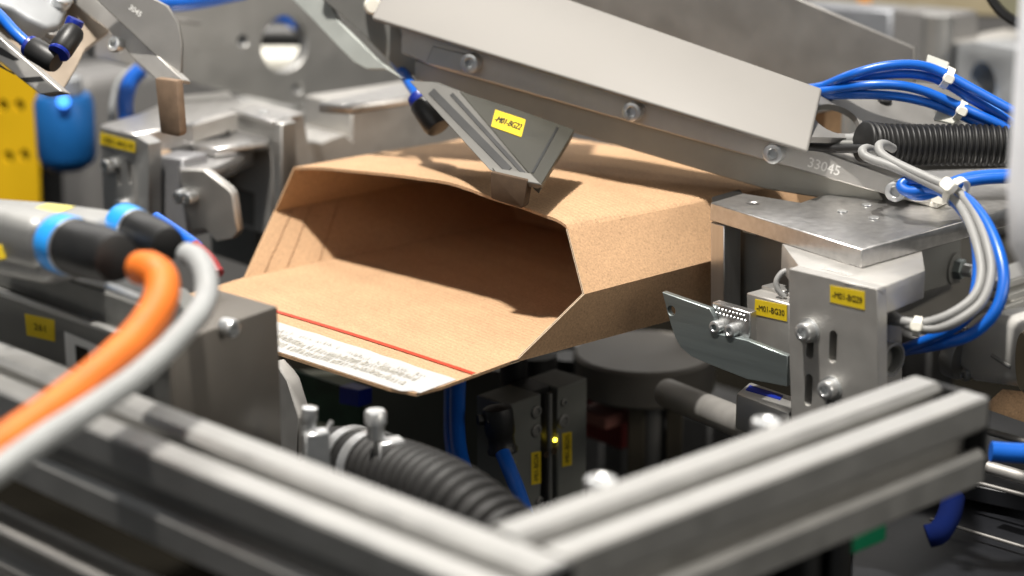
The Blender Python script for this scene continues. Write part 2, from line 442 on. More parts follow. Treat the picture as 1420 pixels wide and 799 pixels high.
for q_ in (.012, .026, .047):
    crease(ML+axm*q_+nb*.0022, L0+axb*(q_*1.1)+nb*.0016+Z*.001, nb)
crease(TL+ax*.034+nb*.0022, ML+axm*.036+nb*.0022, nb)
def onlip(s, t, dz=.0):          # s across the mouth, t from the lip edge inwards
    return lerp(lip, R0, t)+wv*s+Z*(.0014*math.sin(t*3.0)*math.sin(s*math.pi)+dz)
strip('tear_strip', [onlip(s/24+.004, .565) for s in range(0, 25)], .0032, Z, PRINT_R, box, .0004)
# white adhesive strip with the glue showing through in comb-like streaks
bm = bmesh.new(); rows = []
for i in range(49):
    s = i/48*.985+.004
    t1 = .40+.004*math.sin(i*.9)+.006*random.random()
    a0 = .004 if i > 1 else .06
    rows.append([bm.verts.new(onlip(s, lerp(a0, t1, k/6), .0004)) for k in range(7)])
for a, b in zip(rows, rows[1:]):
    for k in range(6): bm.faces.new([a[k], a[k+1], b[k+1], b[k]])
LINER = mat('white_glue_liner', (.44, .435, .425), .6, 0, .03, 120)
finish(bm, 'adhesive_strip', LINER, box, 30)
GLUE = mat('dried_glue', (.395, .375, .325), .5, 0, .08, 500)
bm = bmesh.new()
for i in range(250):
    s = .07+i/250*.905
    for b_ in range(3):
        c = (.075+.02*math.sin(i*.05), .165+.025*math.sin(i*.043+1), .265+.015*math.sin(i*.06+2))[b_]+random.uniform(-.008, .008)
        ln = (random.uniform(.05, .085), random.uniform(.05, .09), random.uniform(.02, .06))[b_]
        if random.random() < (.12, .10, .3)[b_]+.25*max(0, math.sin(i*.13+b_*2)): continue
        ws = random.uniform(.0022, .0034)
        vs_ = [bm.verts.new(onlip(s, c, .00065)), bm.verts.new(onlip(s+ws, c+.008, .00065)), bm.verts.new(onlip(s+ws+.005, c+ln, .00065)), bm.verts.new(onlip(s+.005, c+ln-.01, .00065))]
        bm.faces.new(vs_)
g_ = finish(bm, 'glue_streaks', GLUE, box, 0); g_['kind'] = 'stuff'

# second carton end seen behind the mailer
bx2 = thing('cardboard_box', 'brown cardboard end standing behind the mailer under the arm', 'cardboard box', P(1075, 270, 1.36))
q = vplane(P(1020, 255, 1.33), P(1110, 280, 1.38))
plate('flap_panel', [(1020, 215), (1098, 225), (1096, 330), (1020, 330)], q, .0016, KRAFT, bx2, bev=0)
plate('flap_panel', [(1098, 235), (1160, 245), (1160, 340), (1098, 330)], off(q, -.02), .0016, KRAFT, bx2, bev=0)

# ================================================================== ALUMINIUM PROFILES (foreground frame)
ZE = CAM.z-.307
def profile_section(wd_, h, sl=.0082, dp=.011, n_side=1):
    """outline (u across, v up), slots centred on the 4 sides"""
    a, b = wd_/2, h/2; s = sl/2; i = s+.004; c = .0012
    q = []
    def sidepts(px, py, dx, dy, nx, ny, half, other):
        # along direction d with outward normal n
        pts = [(-half+c, other), (-s-.0030, other), (-s, other-.0026), (-s, other-.0045), (-i, other-.0045), (-i+.001, other-dp), (i-.001, other-dp), (i, other-.0045), (s, other-.0045), (s, other-.0026), (s+.0030, other), (half-c, other)]
        return [(p*dx+o*nx, p*dy+o*ny) for p, o in pts]
    q += sidepts(0, 0, 1, 0, 0, 1, a, b)
    q += sidepts(0, 0, 0, -1, 1, 0, b, a)
    q += sidepts(0, 0, -1, 0, 0, -1, a, b)
    q += sidepts(0, 0, 0, 1, -1, 0, b, a)
    return q
def profile(name, c0, c1, side_, wd_, h, m, parent):
    """c0..c1 = middle line of its top face"""
    sec = profile_section(wd_, h)
    return prism(name, [c0+side_*u+Z*(v-h/2) for u, v in sec], c1-c0, m, parent, bev=0)
zt = zplane(ZE)
r_near0, r_near1 = on(800, 768, zt), on(1371, 551, zt)
l_far0, l_far1 = on(0, 472, zt), on(692, 738, zt)
dr = (r_near1-r_near0).normalized(); dl = (l_far1-l_far0).normalized()
ra = V((-dr.y, dr.x, 0))                      # from near to far side of the right profile
la_ = V((dl.y, -dl.x, 0))                     # from far to near side of the left profile
W = .040
fr_ = thing('aluminium_frame', 'silver slotted aluminium profiles meeting in a corner, out of focus in front', 'machine frame', on(760, 790, zplane(ZE-.04)))
# junction: left far edge meets right near edge direction
def isect(p, d, q, e):
    k = d.x*e.y-d.y*e.x; t = ((q-p).x*e.y-(q-p).y*e.x)/k
    return p+d*t
J = isect(l_far0, dl, r_near0, dr)           # near corner of right profile on the left profile's far edge
endl = J+dl*.002
profile('rail_profile', l_far0-dl*.10+la_*W/2, endl+la_*W/2, la_, W, W, ALU2, fr_)
profile('rail_profile', J+ra*W/2+dr*.0006, r_near1+ra*W/2, ra, W, W, ALU2, fr_)
prism('end_cap', [r_near1+ra*u+dr*.0003+Z*v for u, v in ((.001, -.039), (.039, -.039), (.039, -.001), (.001, -.001))], dr*.003, BLACKP, fr_)
e0 = endl+la_*.001+dl*.0004
prism('end_cap', [e0, e0+la_*.038, e0+la_*.038-Z*.038, e0-Z*.038], dl*.003, BLACKP, fr_)
# legs and second rail below
pl0 = l_far0+dl*.235+la_*.02
prism('post_profile', [pl0+dl*u+la_*v-Z*.0405 for u, v in profile_section(.036, .036)], -Z*.26, ALUD, fr_, bev=0)
lo0 = l_far0+la_*.036-Z*.062
profile('rail_profile', lo0-dl*.10, lo0+dl*.212, la_, .02, .02, ALUD, fr_)
lo1 = l_far0+la_*.040-Z*.095
profile('rail_profile', lo1-dl*.10, lo1+dl*.19, la_, .03, .016, ALUD, fr_)
pr1 = r_near1-dr*.10+ra*.02
prism('post_profile', [pr1+dr*u+ra*v-Z*.0405 for u, v in profile_section(.030, .036)], -Z*.26, BLACKP, fr_, bev=0)
for x, y in ((833, 668), (1062, 586)):
    p = on(x, y+8, zplane(ZE-.004))
    screw(fr_, p-Z*.001, Z, .006, .005, STEEL)
gc = on(1170, 752, zplane(ZE-.06))
block('slot_cover', gc, .03, .02, .008, mat('green_plastic', (.0, .16, .07), .4), fr_)

# ================================================================== GRIPPER ARM (right, large)
arm = thing('gripper_unit', 'large grey gripper arm with pale sheet cover sloping over the box', 'gripper arm', P(900, 214, 1.165))
b0, b1 = P(650, 130, 1.232), P(1290, 283, 1.138)
bpl = plane3(b0, b1, b0+V((.0, .012, .1)))     # front face of the bar
plate('bar', [(556, 40), (600, 36), (1100, 186), (1132, 206), (1245, 247), (1293, 262), (1291, 283), (1252, 277), (1060, 224), (880, 172), (700, 120), (600, 92), (556, 74)], bpl, .022, ALU, arm, bev=.0008)
p2 = off(bpl, -.006)
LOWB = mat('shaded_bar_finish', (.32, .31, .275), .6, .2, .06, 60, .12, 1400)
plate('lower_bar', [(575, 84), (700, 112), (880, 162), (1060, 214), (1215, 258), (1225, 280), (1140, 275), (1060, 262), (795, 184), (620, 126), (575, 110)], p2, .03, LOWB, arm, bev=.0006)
cpl = plane3(P(515, 24, 1.236), P(1120, 210, 1.140), P(1140, 122, 1.166))
plate('cover', [(515, 24), (530, -6), (560, -60), (780, -60), (782, -4), (1140, 122), (1120, 210)], off(cpl, .0015), .0028, COVER, arm, bev=.0013, seg=3)
bpp = vplane(P(800, 60, 1.34), P(1268, 90, 1.26))
plate('back_plate', [(760, -30), (1060, -25), (1110, 0), (1268, 67), (1269, 132), (1120, 160), (800, 60)], bpp, .004, ALUD, arm, bev=.0006)
wp = plane3(P(1135, 126, 1.18), P(1350, 190, 1.18), P(1270, 110, 1.21))
plate('cable_plate', [(1126, 128), (1192, 134), (1240, 112), (1318, 118), (1420, 180), (1420, 205), (1200, 192), (1122, 190)], wp, .004, ALUD, arm,
      holes=[circle(on(1160, 165, wp), wp[1], .0128)], bev=.0005)
screw(arm, on(1226, 140, wp), wp[1], .004, .0022, BLACKP)
# end bracket and diagonal plate at the top left of the arm
dpl = plane3(P(405, 0, 1.30), P(545, 105, 1.24), P(455, 0, 1.28))
plate('edge_plate', [(380, -25), (440, -25), (470, 30), (520, 80), (556, 108), (532, 96), (508, 96), (490, 86), (470, 66), (430, 24)], dpl, .003, mat('frosted_plate', (.36, .38, .36), .45, .2), arm, bev=.0004)
plate('inner_bracket', [(440, -20), (535, -12), (560, 60), (650, 84), (640, 120), (590, 110), (555, 100), (500, 45), (448, 0)], off(bpl, -.012), .02, DARKP, arm, bev=.0006)
plate('spacer', [(600, 64), (648, 76), (640, 100), (590, 88)], off(bpl, .0012), .004, ALU2, arm, bev=.0004)
lathe('bush', P(517, 8, 1.25), (CAM-P(517, 8, 1.25)).normalized(), [(0, .004), (.004, .004), (.0052, .002), (.0052, -.01)], NYLON, arm)
bn = bpl[1]
for x, y in ((657, 87), (881, 154), (1076, 212), (1245, 264)):
    screw(arm, on(x, y, bpl), bn, .0056, .007, STEEL)
lettering(arm, '33045', on(1143, 231, bpl), on(1158, 236, bpl)-on(1128, 227, bpl), bn, .0052, ENGR, name='engraved_number')
# slotted slide and its finger
ridge0, ridge1 = P(641, 134, 1.190), P(735, 241, 1.136)
mpl = plane3(ridge0, ridge1, P(795, 182, 1.188))
spl = plane3(ridge0, ridge1, P(570, 115, 1.206))
sl_in = ((P(795, 182, 1.188)-ridge0)-(ridge1-ridge0).normalized()*((P(795, 182, 1.188)-ridge0).dot((ridge1-ridge0).normalized()))).normalized()
SLB = mat('slide_profile_finish', (.13, .126, .116), .5, .4, .05, 60, .12, 1300)
o = prism('slide_body', [on(x, y, spl) for x, y in ((566, 112), (600, 114), (636, 128), (736, 242), (714, 242), (690, 241), (678, 236))], sl_in*.004-mpl[1]*.0002, SLB, arm, bev=.0006)
plate('slide_plate', [(637, 126), (716, 151), (797, 180), (751, 256), (737, 243)], off(mpl, .0006), .006, mat('shaded_slide_plate', (.055, .053, .043), .5, .3, .08, 65, .12, 1300), arm, bev=.0004)  # the arm's shade over the slide is put into this dark colour
plate('end_lip', [(682, 232), (736, 240), (751, 256), (690, 244)], off(spl, .0008), .004, SLB, arm, bev=.0004)
for a, b, wq, mm in (((598, 126), (706, 236), 5.2, BLACKP), ((626, 130), (726, 240), 2.6, BLACKP)):
    d2 = V((b[0]-a[0], b[1]-a[1])); d2.normalize(); nn = V((-d2.y, d2.x))
    c4 = [(a[0]+nn.x*wq, a[1]+nn.y*wq), (b[0]+nn.x*wq, b[1]+nn.y*wq), (b[0]-nn.x*wq, b[1]-nn.y*wq), (a[0]-nn.x*wq, a[1]-nn.y*wq)]
    plate('slot_strip', c4, off(spl, .0004), .0006, mm, o, bev=0)
seam = [(772, 176), (775, 177), (740, 240), (737, 239)]
plate('slot_strip', seam, off(mpl, .0009), .0005, BLACKP, arm, bev=0)
label(arm, off(mpl, .0006), [(687, 152), (729, 166), (723, 190), (681, 175)], '-M01-BG22', YEL, INK)
fpl = vplane(P(680, 262, 1.142), P(724, 272, 1.134))
plate('finger_pad', [(679, 238), (732, 250), (726, 286), (722, 290), (680, 276)], fpl, .007, BRASS, arm, bev=.0012, seg=2)
# push-in fitting behind the slide
f0, f1 = P(586, 142, 1.222), P(610, 180, 1.215)
fx = (f1-f0).normalized()
lathe('fitting', f0, fx, [(0, 0), (.0075, 0), (.008, .001), (.008, .016), (.007, .019), (0, .02)], BLACKP, arm)
lathe('fitting_collar', f0-fx*.0052, fx, [(.003, 0), (.0066, 0), (.0072, .003), (.0066, .005)], BLUED, arm)
tube('tube', [P(548, 84, 1.275), P(570, 118, 1.245), f0-fx*.003], .0033, BLUET, arm)

# ================================================================== GRIPPER ARM (left, smaller)
larm = thing('gripper_unit', 'smaller angled gripper arm at the upper left with brown finger and black elbow fittings', 'gripper arm', P(180, 90, 1.22))
lp = plane3(P(125, 0, 1.213), P(252, 108, 1.207), P(250, 60, 1.206))
plate('side_plate', [(118, -15), (170, -25), (232, 8), (247, 32), (252, 60), (251, 108), (247, 107)], lp, .004, ALUD, larm, bev=.0005)
lsp = plane3(P(118, -10, 1.24), P(252, 109, 1.198), P(225, 108, 1.205))
plate('slide_strip', [(80, -15), (122, -12), (186, 46), (253, 110), (250, 114), (216, 110), (190, 86), (150, 42), (118, 18)], lsp, .008, ALU, larm, bev=.0005)
fpl2 = vplane(P(216, 110, 1.198), P(250, 112, 1.185))
plate('finger_pad', [(214, 108), (244, 112), (250, 186), (246, 190), (222, 185)], fpl2, .0055, mat('light_brown_phenolic', (.20, .135, .088), .6, 0, .14, 180, .25, 500), larm, bev=.0012, seg=2)  # lighter brown than the other finger pad
q = plane3(P(0, 40, 1.20), P(120, 60, 1.22), P(85, 128, 1.19))
plate('inner_plate', [(-20, -20), (122, -15), (152, 42), (118, 68), (108, 90), (85, 128), (30, 90), (-20, 48)], off(q, -.012), .004, mat('bronze_plate', (.34, .28, .22), .45, .6), larm, bev=.0004)
q2 = plane3(P(0, 56, 1.195), P(84, 126, 1.18), P(50, 130, 1.185))
o = plate('slotted_rail', [(-15, 38), (0, 52), (86, 127), (56, 131), (26, 108), (-15, 72)], q2, .010, ALU, larm, bev=.0005)
plate('slot_strip', [(-10, 62), (2, 66), (26, 82), (18, 84), (-10, 72)], off(q2, .0004), .0006, BLACKP, o, bev=0)
plate('slot_strip', [(28, 108), (56, 106), (62, 112), (34, 114)], off(q2, .0004), .0006, BLACKP, o, bev=0)
plate('slot_strip', [(-10, 80), (0, 90), (18, 101), (20, 104), (-10, 88)], off(q2, .0004), .0006, BLACKP, o, bev=0)
hp = off(q, .006)
plate('housing', [(-15, -25), (108, -25), (84, 34), (66, 39), (38, 26), (16, 12), (-15, 2)], hp, .016, DIE, larm, bev=.003, seg=3)
plate('lug', [(28, 24), (64, 38), (96, 46), (88, 58), (70, 58), (52, 46)], off(q, -.002), .006, ALUD, larm, bev=.001, seg=2)
nq = q[1]
screw(larm, on(70, 46, off(q, -.001)), nq, .0042, .003, ALUD)
screw(larm, on(84, 3, hp), nq, .006, .006, STEEL)
screw(larm, on(164, 63, off(lsp, 0)), lsp[1], .0045, .005, STEEL)
e0, e1, e2 = P(44, 66, 1.168), P(80, 88, 1.162), P(104, 40, 1.168)
x1 = (e1-e0).normalized()
lathe('elbow_fitting', e0, x1, [(0, 0), (.0062, 0), (.0066, .001), (.0066, .0155), (.0055, .018), (0, .0185)], BLACKP, larm)
lathe('fitting_collar', e0-x1*.0028, x1, [(0, 0), (.0056, 0), (.0062, .001), (.0056, .004)], BLUED, larm)
e3 = P(84, 70, 1.160); x2 = (e2-e3).normalized()
lathe('elbow_fitting', e3, x2, [(0, -.001), (.0056, -.001), (.0066, .0005), (.0066, .013), (.0055, .0155), (0, .016)], BLACKP, larm)
lathe('fitting_collar', e3-x2*.0025, x2, [(0, 0), (.006, 0), (.0064, .001), (.006, .0022)], BLUED, larm)
lathe('fitting_collar', e2+x2*.001-V((0.002, 0, 0)), V((.35, .1, .7)).normalized(), [(0, 0), (.0045, 0), (.005, .003), (.0045, .005), (0, .005)], BLUED, larm)
tube('tube', [P(-30, -5, 1.19), P(0, 22, 1.18), P(22, 46, 1.172), e0], .0032, BLUET, larm)
lettering(larm, '3045', on(188, 15, lp), on(196, 22, lp)-on(178, 9, lp), lp[1], .0030, ENGR, name='engraved_number')

# ================================================================== BACK PLATE WITH ROUND HOLE
bk = thing('bearing_plate', 'wide grey machine plate with one large round hole', 'plate', P(395, 140, 1.5))
bp_ = vplane(P(250, 60, 1.44), P(560, 60, 1.57))
hc = on(395, 61, bp_)
plate('plate_body', [(130, -40), (620, -40), (620, 140), (440, 155), (250, 112), (130, 80)], bp_, .010, ALU2, bk,
      holes=[circle(hc, bp_[1], .0196, 36), circle(on(337, 57, bp_), bp_[1], .004, 16), circle(on(413, 123, bp_), bp_[1], .0035, 16)], bev=.001)
sh = thing('drive_shaft', 'white and black shaft end with blue clip seen through the round hole', 'shaft', P(392, 70, 1.62))
lathe('shaft_body', P(340, 86, 1.60), RT, [(0, 0), (.0115, 0), (.0115, .07), (0, .07)], NYLON, sh)
lathe('shaft_sleeve', P(330, 52, 1.68), RT, [(0, 0), (.0135, 0), (.0135, .08), (0, .08)], BLACKP, sh)
block('clip', P(424, 60, 1.575), .006, .006, .016, BLUET, sh, bev=.001)
block('cover_strip', P(410, 20, 1.66), .03, .03, .012, BLUET, sh, bev=.001)
tag(tube('pneumatic_hose', [P(100, -22, 1.35), P(180, -4, 1.35), P(250, 2, 1.35), P(340, -14, 1.36)], .0062, BLUET), 'thick blue hose crossing the top edge in front of the holed plate', 'hose')
tag(prism('pointer_tab', [on(238, 24, off(bp_, .02)), on(284, 31, off(bp_, .02)), on(278, 35, off(bp_, .02)), on(236, 30, off(bp_, .02))], bp_[1]*-.003, ALUD, None), 'small flat metal tab in front of the holed plate', 'metal tab')

# ================================================================== LEFT CLAMP UNIT
lc = thing('clamp_bracket', 'grey clamp bracket with yellow label and two screws, left of the box', 'bracket', P(230, 300, 1.33))
c0 = P(187, 185, 1.30)
fl = (c0, -dA(0))
zc = zplane(c0.z)
fl = vplane(c0, on(137, 173, zc))
plate('top_block', [(137, 173), (187, 186), (268, 171), (342, 148), (318, 126), (250, 132), (190, 158)], zc, .014, FACE, lc, bev=.0012)
plate('front_plate', [(138, 176), (187, 188), (206, 200), (206, 330), (186, 345), (146, 330)], off(fl, .0016), .0096, ALU2, lc,
      holes=[slot(on(165, 244, fl), fl[1], Z, .0032, .012), slot(on(180, 240, fl), fl[1], Z, .0032, .014)], bev=.0006)
screw(lc, on(157, 229, fl), fl[1], .0046, .007, STEEL); screw(lc, on(176, 284, fl), fl[1], .0046, .007, STEEL)
label(lc, off(fl, .0016), [(139, 184), (187, 197), (187, 212), (139, 200)], '-M01-BG19', YEL, INK)
fr2 = vplane(c0, c0+dA(0))
plate('side_cheek', [(188, 190), (268, 174), (330, 156), (330, 180), (262, 200), (206, 206), (205, 340), (190, 345)], fr2, .006, ALU, lc, bev=.0006)
plate('sensor_body', [(206, 214), (252, 220), (262, 330), (212, 322)], off(fl, -.012), .02, mat('sensor_grey', (.26, .26, .27), .5, .3), lc, bev=.0012)
plate('cover_lug', [(204, 203), (226, 200), (238, 208), (222, 213)], off(zc, -.013), .004, mat('bronze_lug', (.60, .45, .32), .35, .6), lc, bev=.001)
q = plane3(P(262, 258, 1.27), P(320, 280, 1.255), P(328, 330, 1.262))
plate('clamp_finger', [(250, 236), (282, 236), (316, 262), (322, 270), (330, 322), (322, 332), (300, 336), (284, 318), (266, 320), (256, 290)], q, .006, ALU, lc, bev=.0008)
screw(lc, on(256, 270, q), q[1], .004, .007, STEEL); screw(lc, on(268, 272, q), q[1], .004, .007, STEEL)
plate('clamp_arm', [(236, 208), (276, 205), (340, 196), (352, 206), (300, 232), (252, 240)], zplane(c0.z-.018), .010, FACE, lc, bev=.001)

LUGM = mat('warm_steel', (.46, .38, .30), .4, .7, .08, 120, .2, 700)
for k, (px, z0) in enumerate((([(226, 224), (262, 218), (276, 224), (240, 231)], .030), ([(228, 238), (264, 231), (279, 238), (242, 246)], .040), ([(234, 250), (266, 244), (282, 251), (250, 258)], .049))):
    plate('shim_plate', px, vplane(P(226, 230, 1.275), P(280, 235, 1.262)) if False else zplane(c0.z-z0), .006, LUGM, lc, bev=.0006)
plate('lever_plate', [(262, 186), (330, 178), (372, 188), (372, 196), (300, 206), (268, 200)], zplane(c0.z-.012), .005, FACE, lc, bev=.0008)
screw(lc, on(312, 188, zplane(c0.z-.012)), Z, .0034, .004, BLACKP)
plate('lever_web', [(284, 212), (352, 204), (366, 216), (366, 296), (330, 306), (300, 262)], vplane(P(284, 230, 1.36), P(366, 230, 1.40)), .008, DARKP, lc, bev=.0008)
# machined blocks right behind the box
mb = thing('gripper_block', 'stepped grey machined block with notch standing behind the box', 'machine block', P(470, 280, 1.36))
m0 = P(378, 168, 1.335)
sl_ = vplane(m0, m0-dB(0)); sr_ = vplane(m0, m0+dA(0))
plate('step_body', [(378, 168), (422, 157), (428, 196), (446, 198), (462, 190), (480, 186), (488, 194), (487, 148), (620, 128), (660, 130), (660, 300), (378, 330)], sr_, .05, ALU, mb, bev=.0012)
plate('front_cheek', [(318, 152), (378, 168), (390, 172), (390, 290), (378, 310), (372, 200), (318, 186)], off(sl_, .0006), .012, ALU2, mb, bev=.0008)
plate('top_cap', [(318, 151), (377, 168), (422, 157), (360, 143)], zplane(m0.z+.0012), .003, FACE, mb, bev=.0006)
plate('top_cap', [(440, 143), (487, 146), (630, 122), (560, 116)], zplane(m0.z+.012), .006, FACE, mb, bev=.0008)
screw(mb, on(365, 158, zplane(m0.z+.001)), Z, .003, .002, STEEL)
mb2 = thing('slide_carriage', 'dark grey slide carriage with pale top between clamp bracket and notched block', 'machine block', P(330, 240, 1.42))
k0 = P(340, 206, 1.39)
block('carriage_body', k0, .05, .06, .045, DARKP, mb2, 0)
plate('carriage_top', [(282, 190), (338, 207), (372, 195), (318, 180)], zplane(k0.z+.006), .006, FACE, mb2, bev=.001)
block('rail', P(300, 180, 1.46), .10, .08, .012, ALU2, mb2, 0)
block('foot', P(352, 268, 1.36), .03, .05, .05, DARKP, mb2, 0)

# far left: yellow post, blue device
yp = thing('yellow_post', 'yellow perforated machine post at the far left', 'post', P(20, 290, 1.6))
yq = vplane(P(0, 190, 1.60), P(52, 190, 1.582))
plate('post_body', [(-60, 90), (49, 90), (55, 300), (-60, 300)], yq, .002, YELP, yp,
      holes=[circle(on(x, y, yq), yq[1], .0045, 12) for x, y in ((4, 146), (27, 146), (12, 217), (34, 215))], bev=0)
plate('dark_backing', [(-60, 92), (46, 92), (52, 298), (-60, 298)], off(yq, -.012), .03, BLACKP, yp)  # added black backing for the shade inside the holes
bd = thing('air_regulator', 'blurred blue cylindrical device with glowing blue light behind the left arm', 'regulator', P(94, 240, 1.52))
lathe('body', P(94, 234, 1.52), Z, [(0, 0), (.012, 0), (.019, .005), (.0207, .010), (.0207, .048), (.018, .053), (0, .054)], mat('blue_housing', (.01, .11, .34), .35), bd)
lathe('cap', P(94, 234, 1.52)+Z*.0545, Z, [(0, 0), (.014, 0), (.013, .010), (.005, .014), (0, .014)], DIE, bd)
lathe('lamp', P(88, 141, 1.485), (CAM-P(88, 141, 1.485)).normalized(), [(0, 0), (.0045, 0), (.004, .002), (0, .0025)], mat('blue_light', (.05, .2, .9), .4, emit=((.06, .3, 1), 2.2)), bd)
bb = thing('carton', 'blurred brown carton in the gap under the blue device', 'carton', P(122, 262, 1.9))
block('carton_body', P(116, 246, 1.9), .06, .05, .06, KRAFT, bb)
gh = thing('machine_housing', 'grey rounded housing behind the left arm and blue tube', 'housing', P(150, 180, 1.7))
block('housing_body', P(112, 110, 1.72), .09, .07, .16, PAINTG, gh, bev=.012, seg=3)
for pts, r, m, lb in (([(196, 96, 1.40), (182, 112, 1.40), (174, 140, 1.40), (176, 172, 1.40)], .0052, BLUET, 'short blue hose bending down onto the clamp bracket'),
                      ([(188, 92, 1.41), (166, 112, 1.41), (157, 140, 1.41), (155, 172, 1.41)], .0022, PALEC, 'thin pale cable beside the short blue hose')):
    tag(tube('hose' if r > .004 else 'cable', [P(*p) for p in pts], r, m), lb, 'hose' if r > .004 else 'cable')
for x, y, d, r, m in ((70, 272, 1.8, .012, DIE), (100, 276, 1.8, .008, BRASS)):
    pass

# ================================================================== FOREGROUND LEFT: drive, plugs, cables
dv = thing('drive_unit', 'grey drive unit with yellow sticker behind the left rail', 'drive unit', P(240, 560, .96))
zk = CAM.z-.293
c_near, c_far = on(238, 476, zplane(zk)), on(386, 424, zplane(zk))
plate('end_block', [(238, 476), (386, 424), (300, 400), (196, 436)], zplane(zk), .085, mat('taupe_housing', (.135, .122, .105), .5, .25, .06, 40, .12, 1300), dv, bev=.0015, seg=2)
rp = vplane(on(0, 400, zplane(zk)), on(238, 478, zplane(zk)))
rp = vplane(P(0, 410, 1.04), P(238, 480, .957))
plate('rail_body', [(-60, 388), (0, 408), (160, 466), (237, 492), (237, 610), (-60, 520)], off(rp, .0015), .03, DARKP, dv, bev=.0008)
plate('rail_edge', [(-60, 384), (0, 404), (160, 461), (237, 487), (237, 493), (160, 468), (0, 411), (-60, 391)], off(rp, .0028), .004, ALU2, dv, bev=.0004)
plate('upper_body', [(-60, 350), (50, 372), (190, 420), (230, 470), (160, 456), (0, 398), (-60, 380)], off(rp, -.006), .03, DARKP, dv, bev=.001)
label(dv, off(rp, .0015), [(34, 435), (75, 444), (76, 474), (37, 465)], '261', YEL, INK, hfrac=.3, wfrac=.4)
o = label(dv, off(rp, .0015), [(89, 460), (150, 486), (152, 528), (92, 508)], '', WHITE, INK)
plate('sticker_print', [(104, 478), (122, 485), (122, 510), (106, 505)], off(rp, .0021), .0002, INK, o, bev=0)
screw(dv, on(312, 453, vplane(c_near, c_far)), vplane(c_near, c_far)[1], .0042, .006, STEEL)
bar = tag(tube('threaded_rod', [P(150, 398, .97), P(196, 416, .955)], .0022, STEEL), 'thin steel rod under the black plugs', 'rod')
mt = thing('servo_motor', 'pale grey rounded motor housing at the left edge with two plug sockets', 'motor', P(60, 340, .99))
axm_ = (P(200, 352, .92)-P(70, 332, .965)).normalized()
mz = zplane(P(60, 292, 1.0).z)
bm = prism_bm([on(x, y, mz) for x, y in ((-60, 300), (60, 322), (118, 312), (186, 292), (80, 278), (-60, 268))], -Z*.026)
do_bevel(bm, .006, 4); finish(bm, 'housing', DIEL, mt)
plate('label', [(28, 294), (70, 299), (104, 286), (66, 282)], off(mz, .0004), .0004, mat('faded_yellow_label', (.62, .55, .12), .5), mt, bev=0)
lathe('badge', P(2, 350, .972), (CAM-P(2, 350, .97)).normalized(), [(0, 0), (.0035, 0), (.003, .001), (0, .001)], YEL, mt)
def plug(c, axis, r, L_, lb):
    t = thing('cable_plug', lb, 'plug', c, 'black plugs on the motor')
    lathe('plug_body', c, axis, [(0, .0), (r, 0), (r, L_*.45), (r*.95, L_*.8), (r*.82, L_), (r*.5, L_*1.02), (0, L_*1.02)], BLACKP, t)
    lathe('plug_ring', c-axis*.0125, axis, [(r*.5, 0), (r*1.04, 0), (r*1.06, .001), (r*1.06, .0105), (r*1.02, .0122), (r*.5, .0122)], BLUEC, t)
    lathe('plug_nut', c-axis*.0002, axis, [(r*.6, 0), (r*1.03, 0), (r*1.03, .0016), (r*.6, .0018)], STEEL, t)
    return t
pc = P(102, 342, .955); pa = (P(212, 372, .905)-pc).normalized()
plug(pc, pa, .0126, .037, 'large black plug with blue ring feeding the orange cable')
pc2 = P(188, 318, .985); pa2 = (P(262, 352, .945)-pc2).normalized()
plug(pc2, pa2, .0092, .032, 'smaller black plug with blue ring feeding the grey cable')
block('socket_body', pc-pa*.0135+Z*.012-dB(0)*0+dA(0)*-.012, .022, .05, .024, DIEL, mt, -10, bev=.006, seg=3)
tag(tube('motor_cable', [P(196, 372, .915), P(210, 374, .905), P(224, 388, .90), P(222, 418, .89), P(198, 458, .875), P(154, 503, .858), P(83, 560, .835), P(0, 619, .81), P(-60, 660, .79)], .0074, ORANGE, n=20), 'thick orange motor cable curving down from the large plug', 'cable')
tag(tube('motor_cable', [P(214, 440, .90), P(200, 474, .89), P(170, 514, .872), P(106, 568, .848), P(30, 620, .825), P(-50, 672, .80)], .0056, ORANGED, n=18), 'darker orange cable running close below the thick orange one', 'cable')
tag(tube('signal_cable', [P(258, 352, .947), P(274, 360, .94), P(286, 386, .93), P(282, 424, .915), P(248, 466, .885), P(194, 518, .858), P(124, 567, .832), P(63, 606, .81), P(0, 650, .79), P(-60, 692, .775)], .0052, PALEC, n=18), 'pale grey signal cable curving down beside the orange cables', 'cable')
tag(tube('sensor_lead', [P(216, 302, 1.06), P(240, 318, 1.05), P(268, 338, 1.04), P(276, 346, 1.036)], .0030, BLUET), 'short blue lead angled behind the smaller black plug', 'cable')
tag(tube('sensor_lead', [P(270, 341, 1.038), P(290, 360, 1.03), P(303, 380, 1.025)], .0031, RED), 'short dull red sleeve continuing the blue lead', 'cable')

# ================================================================== UNDER THE BOX
hz = thing('suction_hose', 'black corrugated hose with steel clamps rising behind the frame corner', 'hose', P(560, 640, 1.0))
hp0, hp1, hp2, hp3 = P(524, 652, 1.03), P(588, 676, .99), P(645, 708, .96), P(740, 785, .93)
corrugated('hose_body', [hp0, hp1, hp2, hp3], .0185, .0072, .0026, RUBBER, hz, 30)
hx = (hp0-hp1).normalized()
tube('cuff', [hp0+hx*-.004, hp0+hx*.012, hp0+hx*.03, P(450, 640, 1.06)], .0165, RUBBER, hz, 28)
for c, r in ((hp0+hx*.004, .0186), (hp0+hx*.024, .0176)):
    lathe('clamp_band', c-hx*.004, hx, [(r-.001, 0), (r, 0), (r, .008), (r-.001, .008)], STEEL, hz, 36)
def clamp_screw(x, y, d):
    p = P(x, y, d)
    lathe('clamp_screw', p, Z, [(0, -.004), (.0042, -.004), (.0042, .003), (.0052, .0032), (.0052, .0085), (.0044, .0095), (0, .0095)], STEEL, hz, 12)
    block('clamp_housing', p+V((.002, -.006, -.005)), .013, .009, .018, STEEL, hz, 20)
